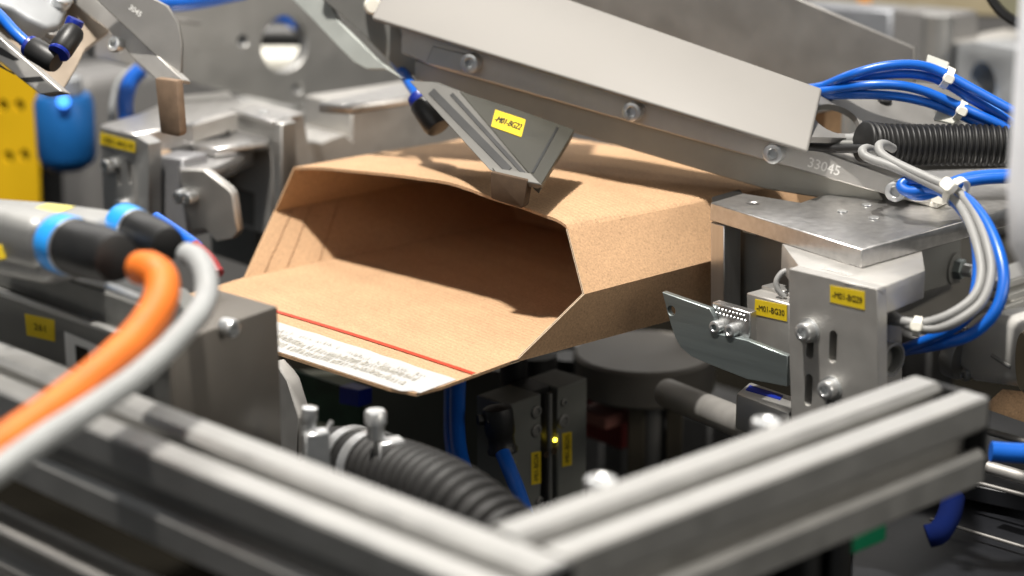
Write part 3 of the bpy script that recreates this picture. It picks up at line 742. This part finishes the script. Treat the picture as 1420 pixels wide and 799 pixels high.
clamp_screw(521, 596, 1.0)
cl2 = thing('hose_clamp', 'bright steel clamp screw standing left of the corrugated hose', 'hose clamp', P(425, 600, 1.0))
p = P(428, 588, .99)
lathe('clamp_screw', p, (Z+V((.1, 0, 0))).normalized(), [(0, -.006), (.0034, -.006), (.0034, .002), (.0038, .0022), (.004, .0042), (.0036, .008), (0, .0088)], STEEL, cl2, 14)
block('clamp_housing', p+V((-.001, -.007, -.003)), .012, .008, .022, STEEL, cl2, 20)
tube('clamp_band', [P(440, 630, 1.0), P(452, 600, 1.0), P(460, 584, 1.0)], .0012, STEEL, cl2)

pb = thing('valve_block', 'dark grey pneumatic block with glowing yellow light under the box', 'valve block', P(720, 700, 1.19))
zb = CAM.z-.400
v0 = on(705, 562, zplane(zb))
BLKM = mat('dark_anodised', (.17, .175, .16), .5, .3, .1, 40, .15, 1400)
vr = vplane(v0, on(815, 524, zplane(zb))); vl = vplane(v0, on(660, 548, zplane(zb)))
vdir = (on(815, 524, zplane(zb))-v0)
# body left and right of the sensor groove
def vp(f, g=0): return v0+vdir*f
t_ = on(660, 548, zplane(zb))-v0
for f0_, f1_ in ((0, .41), (.62, 1)):
    prism('valve_body', [vp(f0_), vp(f1_), vp(f1_)+t_, vp(f0_)+t_], -Z*.09, BLKM, pb, bev=.0008)
prism('groove_back', [vp(.405)+t_*.25, vp(.625)+t_*.25, vp(.625)+t_, vp(.405)+t_], -Z*.09, BLACKP, pb, bev=0)
tube('sensor_rod', [on(762, 545, off(vr, -.002)), on(762, 700, off(vr, -.002))], .0016, DARKP, pb)
for x, y, r in ((743, 571, .004), (743, 597, .004), (781, 584, .0045), (781, 558, .0025), (747, 695, .003)):
    screw(pb, on(x, y, vr), vr[1], r, .0014, DARKP)
for x, y in ((757, 630), (768, 625)):
    lathe('eyelet', on(x, y, off(vr, .0008)), vr[1], [(.001, 0), (.0019, 0), (.0019, .0006), (.001, .0006)], BRASS, pb, 14)
lathe('status_light', on(769, 610, off(vr, -.001)), vr[1], [(0, 0), (.0012, 0), (.001, .001), (0, .0012)], mat('yellow_led', (1, .8, .1), .4, emit=((1, .75, .05), 9)), pb, 12)
label(pb, vr, [(737, 628), (750, 626), (750, 670), (737, 673)], '-M01-BG34', YEL, INK, vert=True, hfrac=.45)
label(pb, vr, [(780, 601), (793, 599), (793, 645), (780, 648)], '-M01-BG35', YEL, INK, vert=True, hfrac=.45)
fe = on(690, 580, off(vl, .008))
lathe('elbow_fitting', fe+Z*.004, V((.12, -.05, -1)).normalized(), [(0, -.004), (.008, -.002), (.0085, .0), (.0085, .012), (.0075, .014), (.0075, .02), (.0085, .0215), (.0085, .0235), (0, .024)], BLACKP, pb)
lathe('elbow_nut', fe-vl[1]*.001, (V((-1, -.3, 0))).normalized(), [(0, 0), (.006, 0), (.006, .008), (.003, .009), (.003, .012), (0, .012)], BLACKP, pb, 6)
tag(tube('pneumatic_tube', [P(697, 628, 1.17), P(706, 650, 1.165), P(718, 680, 1.16), P(735, 730, 1.15)], .0042, BLUET), 'blue tube leaving the black elbow on the dark valve block', 'tube')
for k, (x0, lb) in enumerate(((634, 'blue tube hanging under the right corner of the box lip'), (626, 'second blue tube half hidden behind the one under the lip'))):
    tag(tube('pneumatic_tube', [P(x0+3, 500, 1.21+.02*k), P(x0, 560, 1.2+.02*k), P(x0+2, 620, 1.18+.02*k), P(x0+16, 672, 1.16+.02*k)], .0044, BLUET), lb, 'tube')
cy = thing('lift_cylinder', 'black cylinder rod under the front corner of the box', 'cylinder', P(740, 560, 1.23))
for x, r, d_ in ((712, .008, 1.25), (742, .013, 1.29), (790, .011, 1.35)):
    lathe('rod', P(x, 540, d_), Z, [(0, -.01), (r, -.01), (r, .022), (0, .022)], BLACKP, cy, 24)
bp2 = thing('rear_shield', 'dark olive panel behind the valve block', 'panel', P(640, 640, 1.3))
PAN = mat('olive_panel', (.060, .062, .048), .5, .1, .1, 30)
plate('panel_body', [(395, 520), (665, 512), (720, 520), (720, 720), (395, 720)], vplane(P(395, 600, 1.42), P(720, 600, 1.30)), .01, PAN, bp2)
PCB = mat('green_board', (.012, .045, .020), .5, 0, .4, 90)
cb = thing('circuit_board', 'dark green circuit board with red light under the box lip', 'circuit board', P(440, 560, 1.3))
plate('board', [(380, 505), (500, 545), (500, 600), (380, 570)], vplane(P(380, 540, 1.30), P(500, 560, 1.26)), .003, PCB, cb)
plate('connector', [(470, 535), (497, 542), (497, 565), (470, 560)], vplane(P(470, 540, 1.25), P(500, 560, 1.235)), .01, BLUED, cb)
block('status_light', P(402, 526, 1.25), .006, .006, .003, mat('red_led', (1, .05, .03), .4, emit=((1, .02, .02), 3)), cb)
lg = thing('support_bracket', 'pale tapered metal bracket right of the drive block under the lip', 'bracket', P(400, 600, 1.1))
plate('leg_body', [(380, 500), (398, 528), (414, 580), (412, 640), (380, 630)], vplane(P(380, 540, 1.12), P(420, 560, 1.10)), .008, ALU, lg)

rl = thing('guide_roller', 'pale grey round guide disc in the dark right under the box', 'roller', P(895, 500, 1.33))
lathe('roller_body', P(893, 512, 1.34), Z, [(0, -.012), (.042, -.012), (.044, -.010), (.044, .010), (.042, .012), (.030, .0122), (0, .0122)], mat('shaded_roller', (.15, .138, .12), .6, .1, .12, 40), rl, 40)  # pale disc; the box's shade is put into the darker colour
block('roller_arm', P(845, 485, 1.36)-Z*.008, .03, .05, .022, DIEL, rl, 10)
lathe('roller_axle', P(905, 560, 1.34), Z, [(0, -.05), (.008, -.05), (.008, .02), (0, .02)], ALUD, rl)
lathe('roller_axle', P(955, 450, 1.36), Z, [(0, -.012), (.007, -.012), (.007, .02), (0, .02)], STEEL, rl)
sf = tag(lathe('cross_shaft', P(925, 545, 1.25), (P(1090, 612, 1.10)-P(925, 545, 1.25)).normalized(), [(0, 0), (.0078, 0), (.0084, .001), (.0084, .17), (0, .17)], ALU, None, 24), 'polished round shaft crossing the dark gap behind the right rail', 'shaft')
sf['label'] = 'polished round shaft crossing the dark gap behind the right rail'
rd = thing('cable_carrier', 'dull red block in the dark behind the valve block', 'block', P(860, 590, 1.35))
block('carrier_body', P(862, 552, 1.36), .03, .04, .035, mat('dark_red', (.16, .012, .01), .5), rd)
block('carrier_clip', P(840, 580, 1.33), .02, .025, .008, mat('pink_clip', (.35, .14, .11), .5), rd)
dk = thing('lower_frame', 'black machine frame pieces in the dark right of the valve block', 'machine frame', P(900, 640, 1.45))
for px_, d_, la2, lb2, h2 in (((835, 590), 1.50, .03, .05, .22), ((905, 600), 1.46, .025, .03, .2), ((985, 585), 1.42, .05, .03, .2), ((1040, 600), 1.50, .06, .10, .2), ((1290, 470), 1.40, .03, .05, .25)):
    block('frame_piece', P(*px_, d_), la2, lb2, h2, BLACKP, dk, bev=.002)
for x, lb in ((872, 'thin brown upright in the dark beside the red block'), (925, 'thin brown upright in the dark left of the round shaft')):
    u = tag(prism('upright', [P(x, 560, 1.33)+V(q_) for q_ in ((0, 0, 0), (.01, 0, 0), (.01, .01, 0), (0, .01, 0))], -Z*.12, mat('brown_steel', (.10, .085, .06), .5, .3), None), lb, 'upright')

# ================================================================== RIGHT: MOUNTING PLATE AND SENSOR BRACKETS
zp = CAM.z-.2826
ZP = zplane(zp)
mp_ = thing('mounting_plate', 'flat milled aluminium plate on an upright foot, right of the box', 'mounting plate', on(1085, 420, vplane(on(985, 282, ZP), on(1195, 346, ZP))))
pc0, pc1 = on(985, 281, ZP), on(1195, 346, ZP)
pf = vplane(pc0, pc1)
plate('plate_body', [(985, 281), (1195, 346), (1440, 277), (1440, 232), (1235, 238), (1110, 281), (1030, 268)], ZP, .0098, FACE, mp_,
      holes=[circle(on(1044, 282, ZP), Z, .0033, 16)], bev=.0005)
plate('foot', [(985, 308), (1004, 313), (1004, 440), (985, 440)], off(pf, -.0004), .012, MILL, mp_, bev=.0005)
plate('foot_web', [(1003, 312), (1190, 360), (1190, 470), (1003, 440)], off(pf, -.016), .006, DARKP, mp_, bev=.0005)
nu = on(1048, 322, off(pf, -.008))
block('stop_pin', nu+Z*.002, .006, .010, .004, NYLON, mp_)
plate('rubber_pad', [(987, 273), (1026, 262), (1031, 268), (988, 281)], zplane(zp-.0006), .008, BLACKP, mp_, bev=.0004)
for x, y in ((1168, 294), (1212, 303), (1202, 285)):
    lathe('dowel', on(x, y, ZP), Z, [(0, .0003), (.0028, .0003), (.0026, .0008), (0, .001)], STEEL, mp_, 14)
# bracket with screws and slots
bkt = thing('sensor_bracket', 'grey angle bracket with yellow label, two slots and two cap screws', 'bracket', on(1150, 590, vplane(P(1095, 372, 1.0665), P(1215, 400, 1.033))))
zs = zp-.0101
k0, k1 = on(1094, 373, zplane(zs)), on(1216, 401, zplane(zs))
bf = vplane(k0, k1)
face_px = [(1094, 373), (1216, 401), (1217, 440), (1218, 590), (1098, 590), (1094, 480)]
hl = [slot(on(1155, 481, bf), bf[1], Z, .0045, .0165), slot(on(1121, 541, bf), bf[1], Z, .0045, .0165),
      slot(on(1123, 476, bf), bf[1], Z, .0045, .0165), slot(on(1152, 558, bf), bf[1], Z, .0045, .0165)]
plate('front_plate', face_px, bf, .008, ALU, bkt, holes=hl, bev=.0006)
brt = vplane(k1, on(1283, 374, zplane(zs)))
def px_of(p):
    q = p-CAM; d = q.dot(FWD); return (710+q.dot(RT)/d*FPX, 399.5-q.dot(UP)/d*FPX)
TBPX = [px_of(k0-bf[1]*.0081), px_of(k1-bf[1]*.0081), (1283, 375), (1276, 329), (1195, 340), (1105, 331), (1084, 337)]
plate('top_block', TBPX, zplane(zs+.0003), .0145, ALU, bkt, bev=.0008, seg=2)
plate('side_arm', [(1217, 402), (1283, 376), (1283, 396), (1230, 418)], off(brt, .0006), .020, ALU, bkt, bev=.0008)
plate('back_plate', [(1097, 440), (1222, 470), (1222, 590), (1097, 590)], off(bf, -.0085), .004, PAINTG, bkt, bev=0)
label(bkt, bf, [(1151, 396), (1199, 405), (1199, 430), (1151, 419)], '-M01-BG29', YEL, INK)
label_t = lettering(bkt, '1 MP1020', on(1160, 377, zplane(zs+.0004)), on(1186, 384, zplane(zs))-on(1140, 373, zplane(zs)), Z, .0032, ENGR, name='engraved_number')
for x, y in ((1122, 458), (1153, 538)):
    lathe('washer', on(x, y, bf), bf[1], [(0, 0), (.0062, 0), (.0062, .0008), (0, .0009)], STEEL, bkt)
    screw(bkt, on(x, y, off(bf, .0008)), bf[1], .0047, .0062, STEEL)
# inductive sensor with its barrel, inside the bracket
sn = thing('proximity_sensor', 'small dark ribbed sensor barrel inside the right bracket opening', 'sensor', P(1237, 500, 1.07))
sp0 = P(1236, 498, 1.05)
lathe('barrel', sp0, (dB(0)+V((0, 0, .05))).normalized(), [(0, -.01), (.0078, -.01), (.0078, .001), (.0066, .0012), (.0066, -.004), (0, -.004)], DARKP, sn)
lathe('rim', sp0, (dB(0)).normalized(), [(.0074, -.002), (.0086, -.002), (.0086, .0016), (.0074, .0016)], FACE, sn)
plate('sensor_body', [(1222, 424), (1246, 432), (1252, 445), (1252, 560), (1222, 560)], vplane(P(1222, 480, 1.056), P(1252, 480, 1.075)), .012, PAINTG, sn, bev=.001)
# sensor block with label and the blade
sb = thing('sensor_block', 'plain grey sensor block with yellow label beside the blade', 'sensor', P(1065, 500, 1.085))
s0, s1 = P(1035, 405, 1.112), P(1095, 421, 1.09)
sq = vplane(s0, s1)
plate('block_body', [(1035, 406), (1095, 422), (1095, 530), (1035, 512)], sq, .018, ALU, sb, bev=.0006)
plate('block_lid', [(1055, 396), (1095, 406), (1095, 424), (1055, 414)], off(sq, -.010), .01, ALU2, sb, bev=.0006)
label(sb, sq, [(1047, 415), (1091, 424), (1091, 446), (1046, 436)], '-M01-BG30', YEL, INK)
tube('sensor_wire', [P(1088, 412, 1.10), P(1079, 402, 1.10), P(1077, 390, 1.10), P(1084, 379, 1.10), P(1095, 374, 1.10)], .0016, GREYC, sb)
bl = thing('box_deflector', 'thin grey sheet metal blade with rounded corner pointing at the box', 'blade', P(985, 500, 1.12))
t0, t1 = P(918, 405, 1.125), P(985, 428, 1.105)
tq = vplane(t0, t1)
blade_px = [(918, 405), (984, 428), (990, 440), (991, 462), (1036, 472), (1092, 494), (1092, 536), (1036, 526), (985, 506), (958, 494), (944, 482), (936, 468), (930, 450)]
plate('blade_sheet', blade_px, tq, .0035, SHEET, bl, holes=[circle(on(931, 431, tq), tq[1], .0026, 14)], bev=.0003)
plate('clamp_pad', [(987, 419), (1040, 434), (1040, 476), (992, 466)], off(tq, -.0038), .006, MILL, bl, bev=.0005)
for x, y in ((997, 452), (1018, 457)):
    screw(bl, on(x, y, off(tq, -.0036)), tq[1], .0035, .0045, STEEL)
bm = bmesh.new()
for i in range(9):
    for j in range(2):
        x = 992+i*5+j*1.6; y = 427+i*1.35+j*7
        if y > 450 and 990 < x < 1026: continue
        m4 = Matrix.Translation(on(x, y, off(tq, -.0038)))
        bmesh.ops.create_icosphere(bm, subdivisions=1, radius=.0007, matrix=m4)
g_ = finish(bm, 'grip_dimples', STEEL, bl); g_['kind'] = 'stuff'
# actuator rail under the blade
ac = thing('linear_actuator', 'round aluminium actuator with blue stripe under the sensor block', 'actuator', P(1060, 560, 1.12))
az = zplane(P(1030, 535, 1.13).z)
plate('actuator_body', [(1020, 545), (1095, 574), (1110, 552), (1040, 528)], az, .02, ALU2, ac, bev=.002, seg=2)
plate('blue_stripe', [(1034, 540), (1082, 554), (1086, 548), (1040, 534)], off(az, .0005), .0005, BLUED, ac, bev=0)

# pedestal behind, with big bolt
pd = thing('support_pedestal', 'dark grey upright plate with large washer and nut under the mounting plate', 'pedestal', P(1310, 420, 1.2))
dq = vplane(P(1230, 400, 1.15), P(1335, 400, 1.24))
plate('pedestal_plate', [(1215, 318), (1333, 300), (1333, 392), (1285, 405), (1260, 414), (1215, 430)], dq, .012, DARKP, pd, bev=.0008)
nn_ = dq[1]; cn = on(1322, 372, dq)
lathe('washer', cn, nn_, [(0, 0), (.009, 0), (.009, .0012), (.0045, .0016), (0, .0016)], DARKP, pd)
lathe('nut', cn+nn_*.0016, nn_, [(0, 0), (.0058, 0), (.006, .0004), (.006, .004), (.0055, .0046), (0, .0046)], SHEET, pd, 6, 20)
lathe('bolt_end', cn+nn_*.006, nn_, [(0, 0), (.0036, 0), (.0036, .005), (.003, .0058), (0, .0058)], STEEL, pd)
plate('lower_shelf', [(1230, 410), (1320, 392), (1320, 402), (1262, 432), (1230, 440)], off(dq, -.03), .02, ALUD, pd)
wl = thing('switch_cabinet', 'dark grey panels behind the cable loop at the right', 'panel', P(1380, 400, 1.5))
wq = vplane(P(1260, 300, 1.42), P(1430, 300, 1.36))
plate('panel_sheet', [(1240, 318), (1440, 326), (1440, 520), (1240, 520)], off(wq, -.004), .01, mat('dark_panel', (.10, .095, .085), .5, .2), wl)
plate('panel_sheet', [(1335, 268), (1440, 262), (1440, 322), (1335, 312)], wq, .01, DARKP, wl)

# motor at the right edge
GEAR = mat('silver_gear_housing', (.66, .65, .62), .42, .35, .06, 60, .2, 1500)
mo = thing('gear_motor', 'cast grey gear motor at the right edge below the cable loop', 'motor', P(1380, 520, 1.2))
g0 = P(1330, 520, 1.19)
gq = vplane(P(1318, 480, 1.20), P(1420, 480, 1.14))
bm = prism_bm([on(x, y, gq) for x, y in ((1322, 482), (1330, 452), (1352, 436), (1378, 432), (1420, 448), (1450, 470), (1450, 532), (1400, 538), (1345, 530), (1326, 512))], -gq[1]*.05)
do_bevel(bm, .007, 4); finish(bm, 'gear_housing', GEAR, mo)
lathe('flange', on(1336, 492, off(gq, -.004)), (-dB(0)+V((0, 0, .1))).normalized(), [(0, -.002), (.0135, -.002), (.0145, 0), (.0145, .006), (0, .006)], ALU2, mo)
for x, y in ((1340, 520), (1337, 461), (1326, 487)):
    screw(mo, on(x, y, off(gq, .0005)), gq[1], .0035, .0025, DIEL)
lathe('dark_ring', P(1417, 502, 1.12), RT, [(0, 0), (.015, 0), (.0165, .0015), (.0165, .03), (0, .03)], mat('bronze_ring', (.16, .13, .085), .32, .8), mo, 32)
for k, (y0, dd) in enumerate(((408, .0), (424, .006), (392, -.008))):
    block('cooling_fin', P(1398-k*4, y0, 1.20)+Z*.0, .09, .02, .005, GEAR, mo, 0, bev=.001)
block('motor_body', P(1402, 412, 1.205), .09, .03, .03, GEAR, mo, 0, bev=.004, seg=3)
rib = on(1385, 503, off(gq, .0004))
tube('rib', [on(1376, 493, off(gq, .0)), on(1402, 510, off(gq, .0))], .0012, DIEL, mo)

# ================================================================== CABLES AND TUBES, right
def tie(c, along, r, lb, sz=.0042, m=NYLON):
    """cable tie round a bundle: band + head"""
    t = thing('cable_tie', lb, 'cable tie', c, 'white cable ties')
    bm = lathe_bm([(r-.0004, -.0019), (r+.0006, -.0019), (r+.0006, .0019), (r-.0004, .0019), (r-.0004, -.0019)], 24)
    bm.transform(Matrix.Translation(c) @ along.to_track_quat('Z', 'Y').to_matrix().to_4x4())
    finish(bm, 'band', m, t, 40)
    toc = (CAM-c).normalized(); hd = (toc-along*toc.dot(along)).normalized()
    s = along.cross(hd); q = c+hd*(r+.0002)
    prism('head', [q+along*a*sz*.7+s*b*sz*.6 for a, b in ((-1, -.6), (-.6, -1), (.6, -1), (1, -.6), (1, .6), (.6, 1), (-.6, 1), (-1, .6))], hd*sz, m, t, bev=.0006)
    return t
G4 = 'blue tubes leaving the arm cover'
for pts, lb in (
    ([(1105, 125, 1.185), (1140, 120, 1.180), (1180, 104, 1.16), (1225, 92, 1.155), (1270, 90, 1.155), (1305, 100, 1.155), (1350, 124, 1.15), (1420, 162, 1.14)], 'topmost blue tube arching from the arm cover'),
    ([(1105, 128, 1.19), (1140, 123, 1.183), (1190, 110, 1.165), (1235, 103, 1.16), (1275, 104, 1.16), (1308, 114, 1.16), (1350, 139, 1.155), (1420, 180, 1.15)], 'second blue tube from the top leaving the arm cover'),
    ([(1105, 131, 1.185), (1140, 127, 1.178), (1190, 119, 1.16), (1240, 118, 1.155), (1280, 126, 1.155), (1325, 145, 1.155), (1370, 165, 1.15), (1430, 192, 1.145)], 'third blue tube from the top leaving the arm cover'),
    ([(1105, 134, 1.188), (1140, 132, 1.180), (1190, 131, 1.163), (1240, 133, 1.158), (1285, 142, 1.158), (1325, 157, 1.158), (1370, 176, 1.153), (1430, 200, 1.148)], 'lowest blue tube leaving the arm cover')):
    tag(tube('pneumatic_tube', [P(*p) for p in pts], .0026, BLUET), lb, 'tube', G4)
def dirn(a, b): return (b-a).normalized()
tie(P(1313, 108, 1.157), dirn(P(1300, 100, 1.157), P(1330, 115, 1.157)), .0056, 'cable tie on the upper pair of blue tubes')
tie(P(1331, 153, 1.157), dirn(P(1316, 146, 1.157), P(1346, 160, 1.157)), .0052, 'cable tie on the lower pair of blue tubes')
for px, lb in (([(1286, 75), (1316, 86), (1310, 106), (1282, 94)], 'clear adhesive cable mount behind the upper blue tubes'), ([(1300, 148), (1332, 160), (1322, 172), (1294, 166)], 'clear adhesive cable mount behind the lower blue tubes')):
    t = thing('cable_mount', lb, 'cable mount', P(px[0][0], px[0][1], 1.175), 'clear cable mounts')
    plate('base', px, plane3(P(1286, 75, 1.178), P(1316, 86, 1.17), P(1310, 106, 1.168)), .002, CLEAR, t, bev=.0004)
ch = tag(corrugated('cable_conduit', [P(1196, 196, 1.14), P(1225, 200, 1.145), P(1290, 201, 1.15), P(1350, 201, 1.15), P(1440, 203, 1.15)], .0112, .0032, .0012, mat('black_conduit', (.004, .004, .004), .5, 0, .1, 60), None, 28), 'black corrugated cable conduit beside the arm at the right', 'conduit')
for k, (pts, r, m, lb) in enumerate((
    ([(1110, 186, 1.17), (1160, 192, 1.16), (1215, 193, 1.143)], .0028, GREYC, 'grey cable entering the black conduit, topmost of three'),
    ([(1110, 195, 1.166), (1160, 199, 1.156), (1215, 200, 1.143)], .0022, DARKP, 'dark grey cable entering the black conduit below the top grey one'),
    ([(1110, 202, 1.162), (1150, 206, 1.155), (1200, 206, 1.14)], .0024, BLACKP, 'black cable entering the conduit above the arm bar'))):
    tag(tube('cable', [P(*p) for p in pts], r, m), lb, 'cable', 'cables running into the conduit')
for pts, lb in (
    ([(1238, 206, 1.128), (1226, 200, 1.118), (1219, 203, 1.112), (1224, 215, 1.108), (1250, 230, 1.10), (1290, 248, 1.09), (1328, 266, 1.08), (1352, 296, 1.065), (1368, 335, 1.05), (1375, 378, 1.04), (1362, 418, 1.035), (1330, 444, 1.035), (1296, 456, 1.04), (1262, 452, 1.045), (1236, 436, 1.055)], 'outer grey cable of the loop at the right'),
    ([(1214, 210, 1.125), (1202, 206, 1.118), (1196, 210, 1.113), (1204, 219, 1.11), (1240, 232, 1.102), (1284, 252, 1.092), (1320, 272, 1.082), (1340, 300, 1.067), (1355, 340, 1.052), (1361, 380, 1.042), (1350, 412, 1.037), (1318, 436, 1.037), (1282, 448, 1.042), (1252, 446, 1.047), (1230, 444, 1.06)], 'inner grey cable of the loop at the right')):
    tag(tube('sensor_cable', [P(*p) for p in pts], .0024, GREYC), lb, 'cable', 'grey cables of the loop')
for pts, lb in (
    ([(1430, 246, 1.10), (1370, 248, 1.10), (1330, 254, 1.10), (1290, 262, 1.098), (1262, 266, 1.098), (1250, 258, 1.10), (1262, 250, 1.10), (1290, 256, 1.095), (1322, 278, 1.083), (1346, 310, 1.065), (1356, 350, 1.054), (1354, 400, 1.046), (1340, 440, 1.043), (1300, 466, 1.05), (1254, 484, 1.075)], 'inner blue tube of the loop below the conduit'),
    ([(1430, 242, 1.105), (1370, 243, 1.105), (1330, 250, 1.103), (1290, 268, 1.10), (1268, 270, 1.10), (1258, 262, 1.102), (1280, 260, 1.098), (1330, 270, 1.08), (1362, 300, 1.062), (1384, 345, 1.045), (1392, 390, 1.036), (1380, 432, 1.034), (1350, 462, 1.040), (1310, 476, 1.05), (1254, 486, 1.078)], 'outer blue tube of the loop below the conduit')):
    tag(tube('pneumatic_tube', [P(*p) for p in pts], .0029, BLUET), lb, 'tube', 'blue tubes of the loop')
tie(P(1326, 266, 1.082), dirn(P(1305, 252, 1.082), P(1345, 284, 1.07)), .0072, 'large cable tie holding grey and blue lines at the top of the loop', .0055)
tie(P(1272, 453, 1.043), dirn(P(1296, 456, 1.043), P(1250, 449, 1.047)), .0045, 'cable tie on the grey cables at the bottom of the loop', .0042)
t = thing('cable_mount', 'white cable tie base lying on the mounting plate under the blue loop', 'cable mount', on(1300, 272, ZP), 'clear cable mounts')
plate('base', [(1258, 272), (1284, 264), (1322, 272), (1300, 282)], zplane(zp+.003), .0028, NYLON, t, bev=.0004)
block('saddle', on(1308, 272, zplane(zp+.008)), .006, .008, .005, NYLON, t)

# ================================================================== UPPER RIGHT BACKGROUND
tb = thing('overhead_beam', 'blurred beige beam along the upper right edge', 'beam', P(1270, 0, 1.7))
bq = vplane(P(1140, 8, 1.72), P(1400, 14, 1.62))
plate('beam_body', [(1120, -40), (1440, -40), (1440, 26), (1360, 24), (1120, 2)], bq, .04, mat('beige_paint', (.34, .29, .19), .5), tb, bev=.002)
plate('beam_tape', [(1186, -10), (1208, -10), (1208, 8), (1192, 8)], off(bq, .0004), .0004, mat('orange_tape', (.7, .3, .03), .5), tb, bev=0)
ga = thing('pressure_gauge', 'round gauge with black rim at the upper right corner', 'gauge', P(1450, -30, 1.25))
gn = (CAM-P(1440, -30, 1.25)).normalized()
lathe('rim', P(1446, -42, 1.25), gn, [(.030, -.004), (.0345, -.004), (.036, 0), (.0345, .004), (.031, .004), (.030, 0)], BLACKP, ga, 48)
lathe('dial', P(1446, -42, 1.25), gn, [(0, .0), (.0302, .0), (.0302, -.004), (0, -.004)], mat('olive_dial', (.22, .21, .14), .3, .2), ga, 48)
hb = thing('rear_housing', 'blurred grey housing with dark round opening behind the blue tubes', 'housing', P(1370, 160, 1.55))
hq = vplane(P(1310, 120, 1.52), P(1420, 120, 1.44))
plate('housing_front', [(1318, 62), (1350, 58), (1440, 74), (1440, 220), (1318, 200)], hq, .03, DIE, hb, holes=[circle(on(1362, 116, hq), hq[1], .0145, 28)], bev=.004, seg=2)
plate('housing_back', [(1310, 60), (1430, 80), (1430, 220), (1310, 200)], off(hq, -.032), .01, BLACKP, hb)
block('housing_top', P(1360, 62, 1.50), .07, .03, .02, ALU, hb, bev=.003, seg=2)
lathe('nozzle', P(1378, 150, 1.475), (V((.5, -.6, -.2))).normalized(), [(0, -.02), (.006, -.02), (.006, .01), (.003, .016), (0, .016)], BLUEC, hb)
rb = thing('rear_block', 'blurred grey steel blocks under the overhead beam', 'machine block', P(1220, 60, 1.6))
rq = vplane(P(1130, 40, 1.64), P(1330, 40, 1.52))
plate('block_face', [(1090, 4), (1235, 14), (1235, 120), (1090, 120)], rq, .03, mat('blue_grey_steel', (.26, .27, .29), .5, .4), rb, bev=.002)
plate('block_face', [(1236, 12), (1316, 20), (1320, 150), (1236, 130)], off(rq, .01), .03, PAINTG, rb, bev=.002)
lathe('block_pin', P(1297, 70, 1.50), Z, [(0, -.012), (.011, -.012), (.011, .025), (0, .026)], ALU2, rb)
plate('rear_panel', [(1090, 100), (1440, 100), (1440, 330), (1090, 330)], off(rq, -.05), .01, mat('rear_panel_grey', (.20, .19, .17), .5, .2), rb)
ob = thing('carton', 'blurred brown carton seen through the round opening of the cable plate', 'carton', P(1150, 170, 1.32))
block('carton_body', P(1146, 140, 1.30), .03, .03, .05, KRAFT, ob)
lathe_t = tag(lathe('support_tube', P(1182, 200, 1.28), Z, [(0, -.03), (.007, -.03), (.007, .035), (0, .035)], DIEL, None), 'pale upright tube beside the brown carton behind the cable plate', 'tube')
pe = tag(finish(lathe_bm([(0, -.05), (.02, -.048), (.034, -.04), (.042, -.025), (.044, 0), (.044, .09), (.040, .13), (0, .14)], 40), 'pale_housing', mat('pale_plastic', (.82, .84, .88), .5), None, 60), 'large pale rounded housing cut by the right edge', 'housing')
pe.location = P(1420, 200, .86)+V((.0395, 0, 0))+V((0, 0, .0))
ORG[pe] = pe.location.copy()

# ================================================================== LOWER RIGHT
lr = thing('base_cabinet', 'dark panels with thin light seams at the lower right', 'cabinet', P(1380, 700, 1.1))
lq = zplane(CAM.z-.42)
DKP = mat('dark_blue_panel', (.013, .014, .017), .4, .2, .1, 30)
plate('cabinet_panel', [(1180, 560), (1440, 560), (1440, 690), (1330, 668), (1180, 640)], zplane(CAM.z-.43), .01, DKP, lr, bev=.001)
plate('cabinet_panel', [(1180, 640), (1330, 670), (1440, 694), (1440, 830), (1180, 830)], zplane(CAM.z-.445), .01, DKP, lr, bev=.001)
tube('seam_rail', [on(1300, 655, zplane(CAM.z-.425)), on(1440, 692, zplane(CAM.z-.425))], .0012, ALUD, lr)
tube('seam_rail', [on(1370, 648, zplane(CAM.z-.41)), on(1440, 668, zplane(CAM.z-.41))], .0035, ALU, lr)
tube('seam_rail', [on(1340, 590, zplane(CAM.z-.41)), on(1440, 618, zplane(CAM.z-.41))], .002, ALUD, lr)
tube('seam_rail', [on(1290, 720, zplane(CAM.z-.44)), on(1440, 765, zplane(CAM.z-.44))], .001, ALUD, lr)
tag(tube('pneumatic_tube', [P(1374, 626, 1.04), P(1400, 628, 1.04), P(1450, 630, 1.04)], .0050, BLUET), 'short thick blue tube at the right edge beyond the frame end', 'tube')
tag(tube('pneumatic_tube', [P(1322, 690, 1.06), P(1316, 715, 1.05), P(1302, 738, 1.04), P(1286, 744, 1.04)], .0058, mat('navy_tube', (.001, .006, .05), .9, spec=.1)), 'dark blue tube bend under the right rail', 'tube')
sk = tag(prism('packing_card', [P(x, y, 1.16+.001*i) for i, (x, y) in enumerate(((1368, 560), (1440, 585), (1440, 545), (1390, 540)))], -Z*.003, KRAFT, None, bev=0), 'piece of brown card lying under the gear motor', 'card')
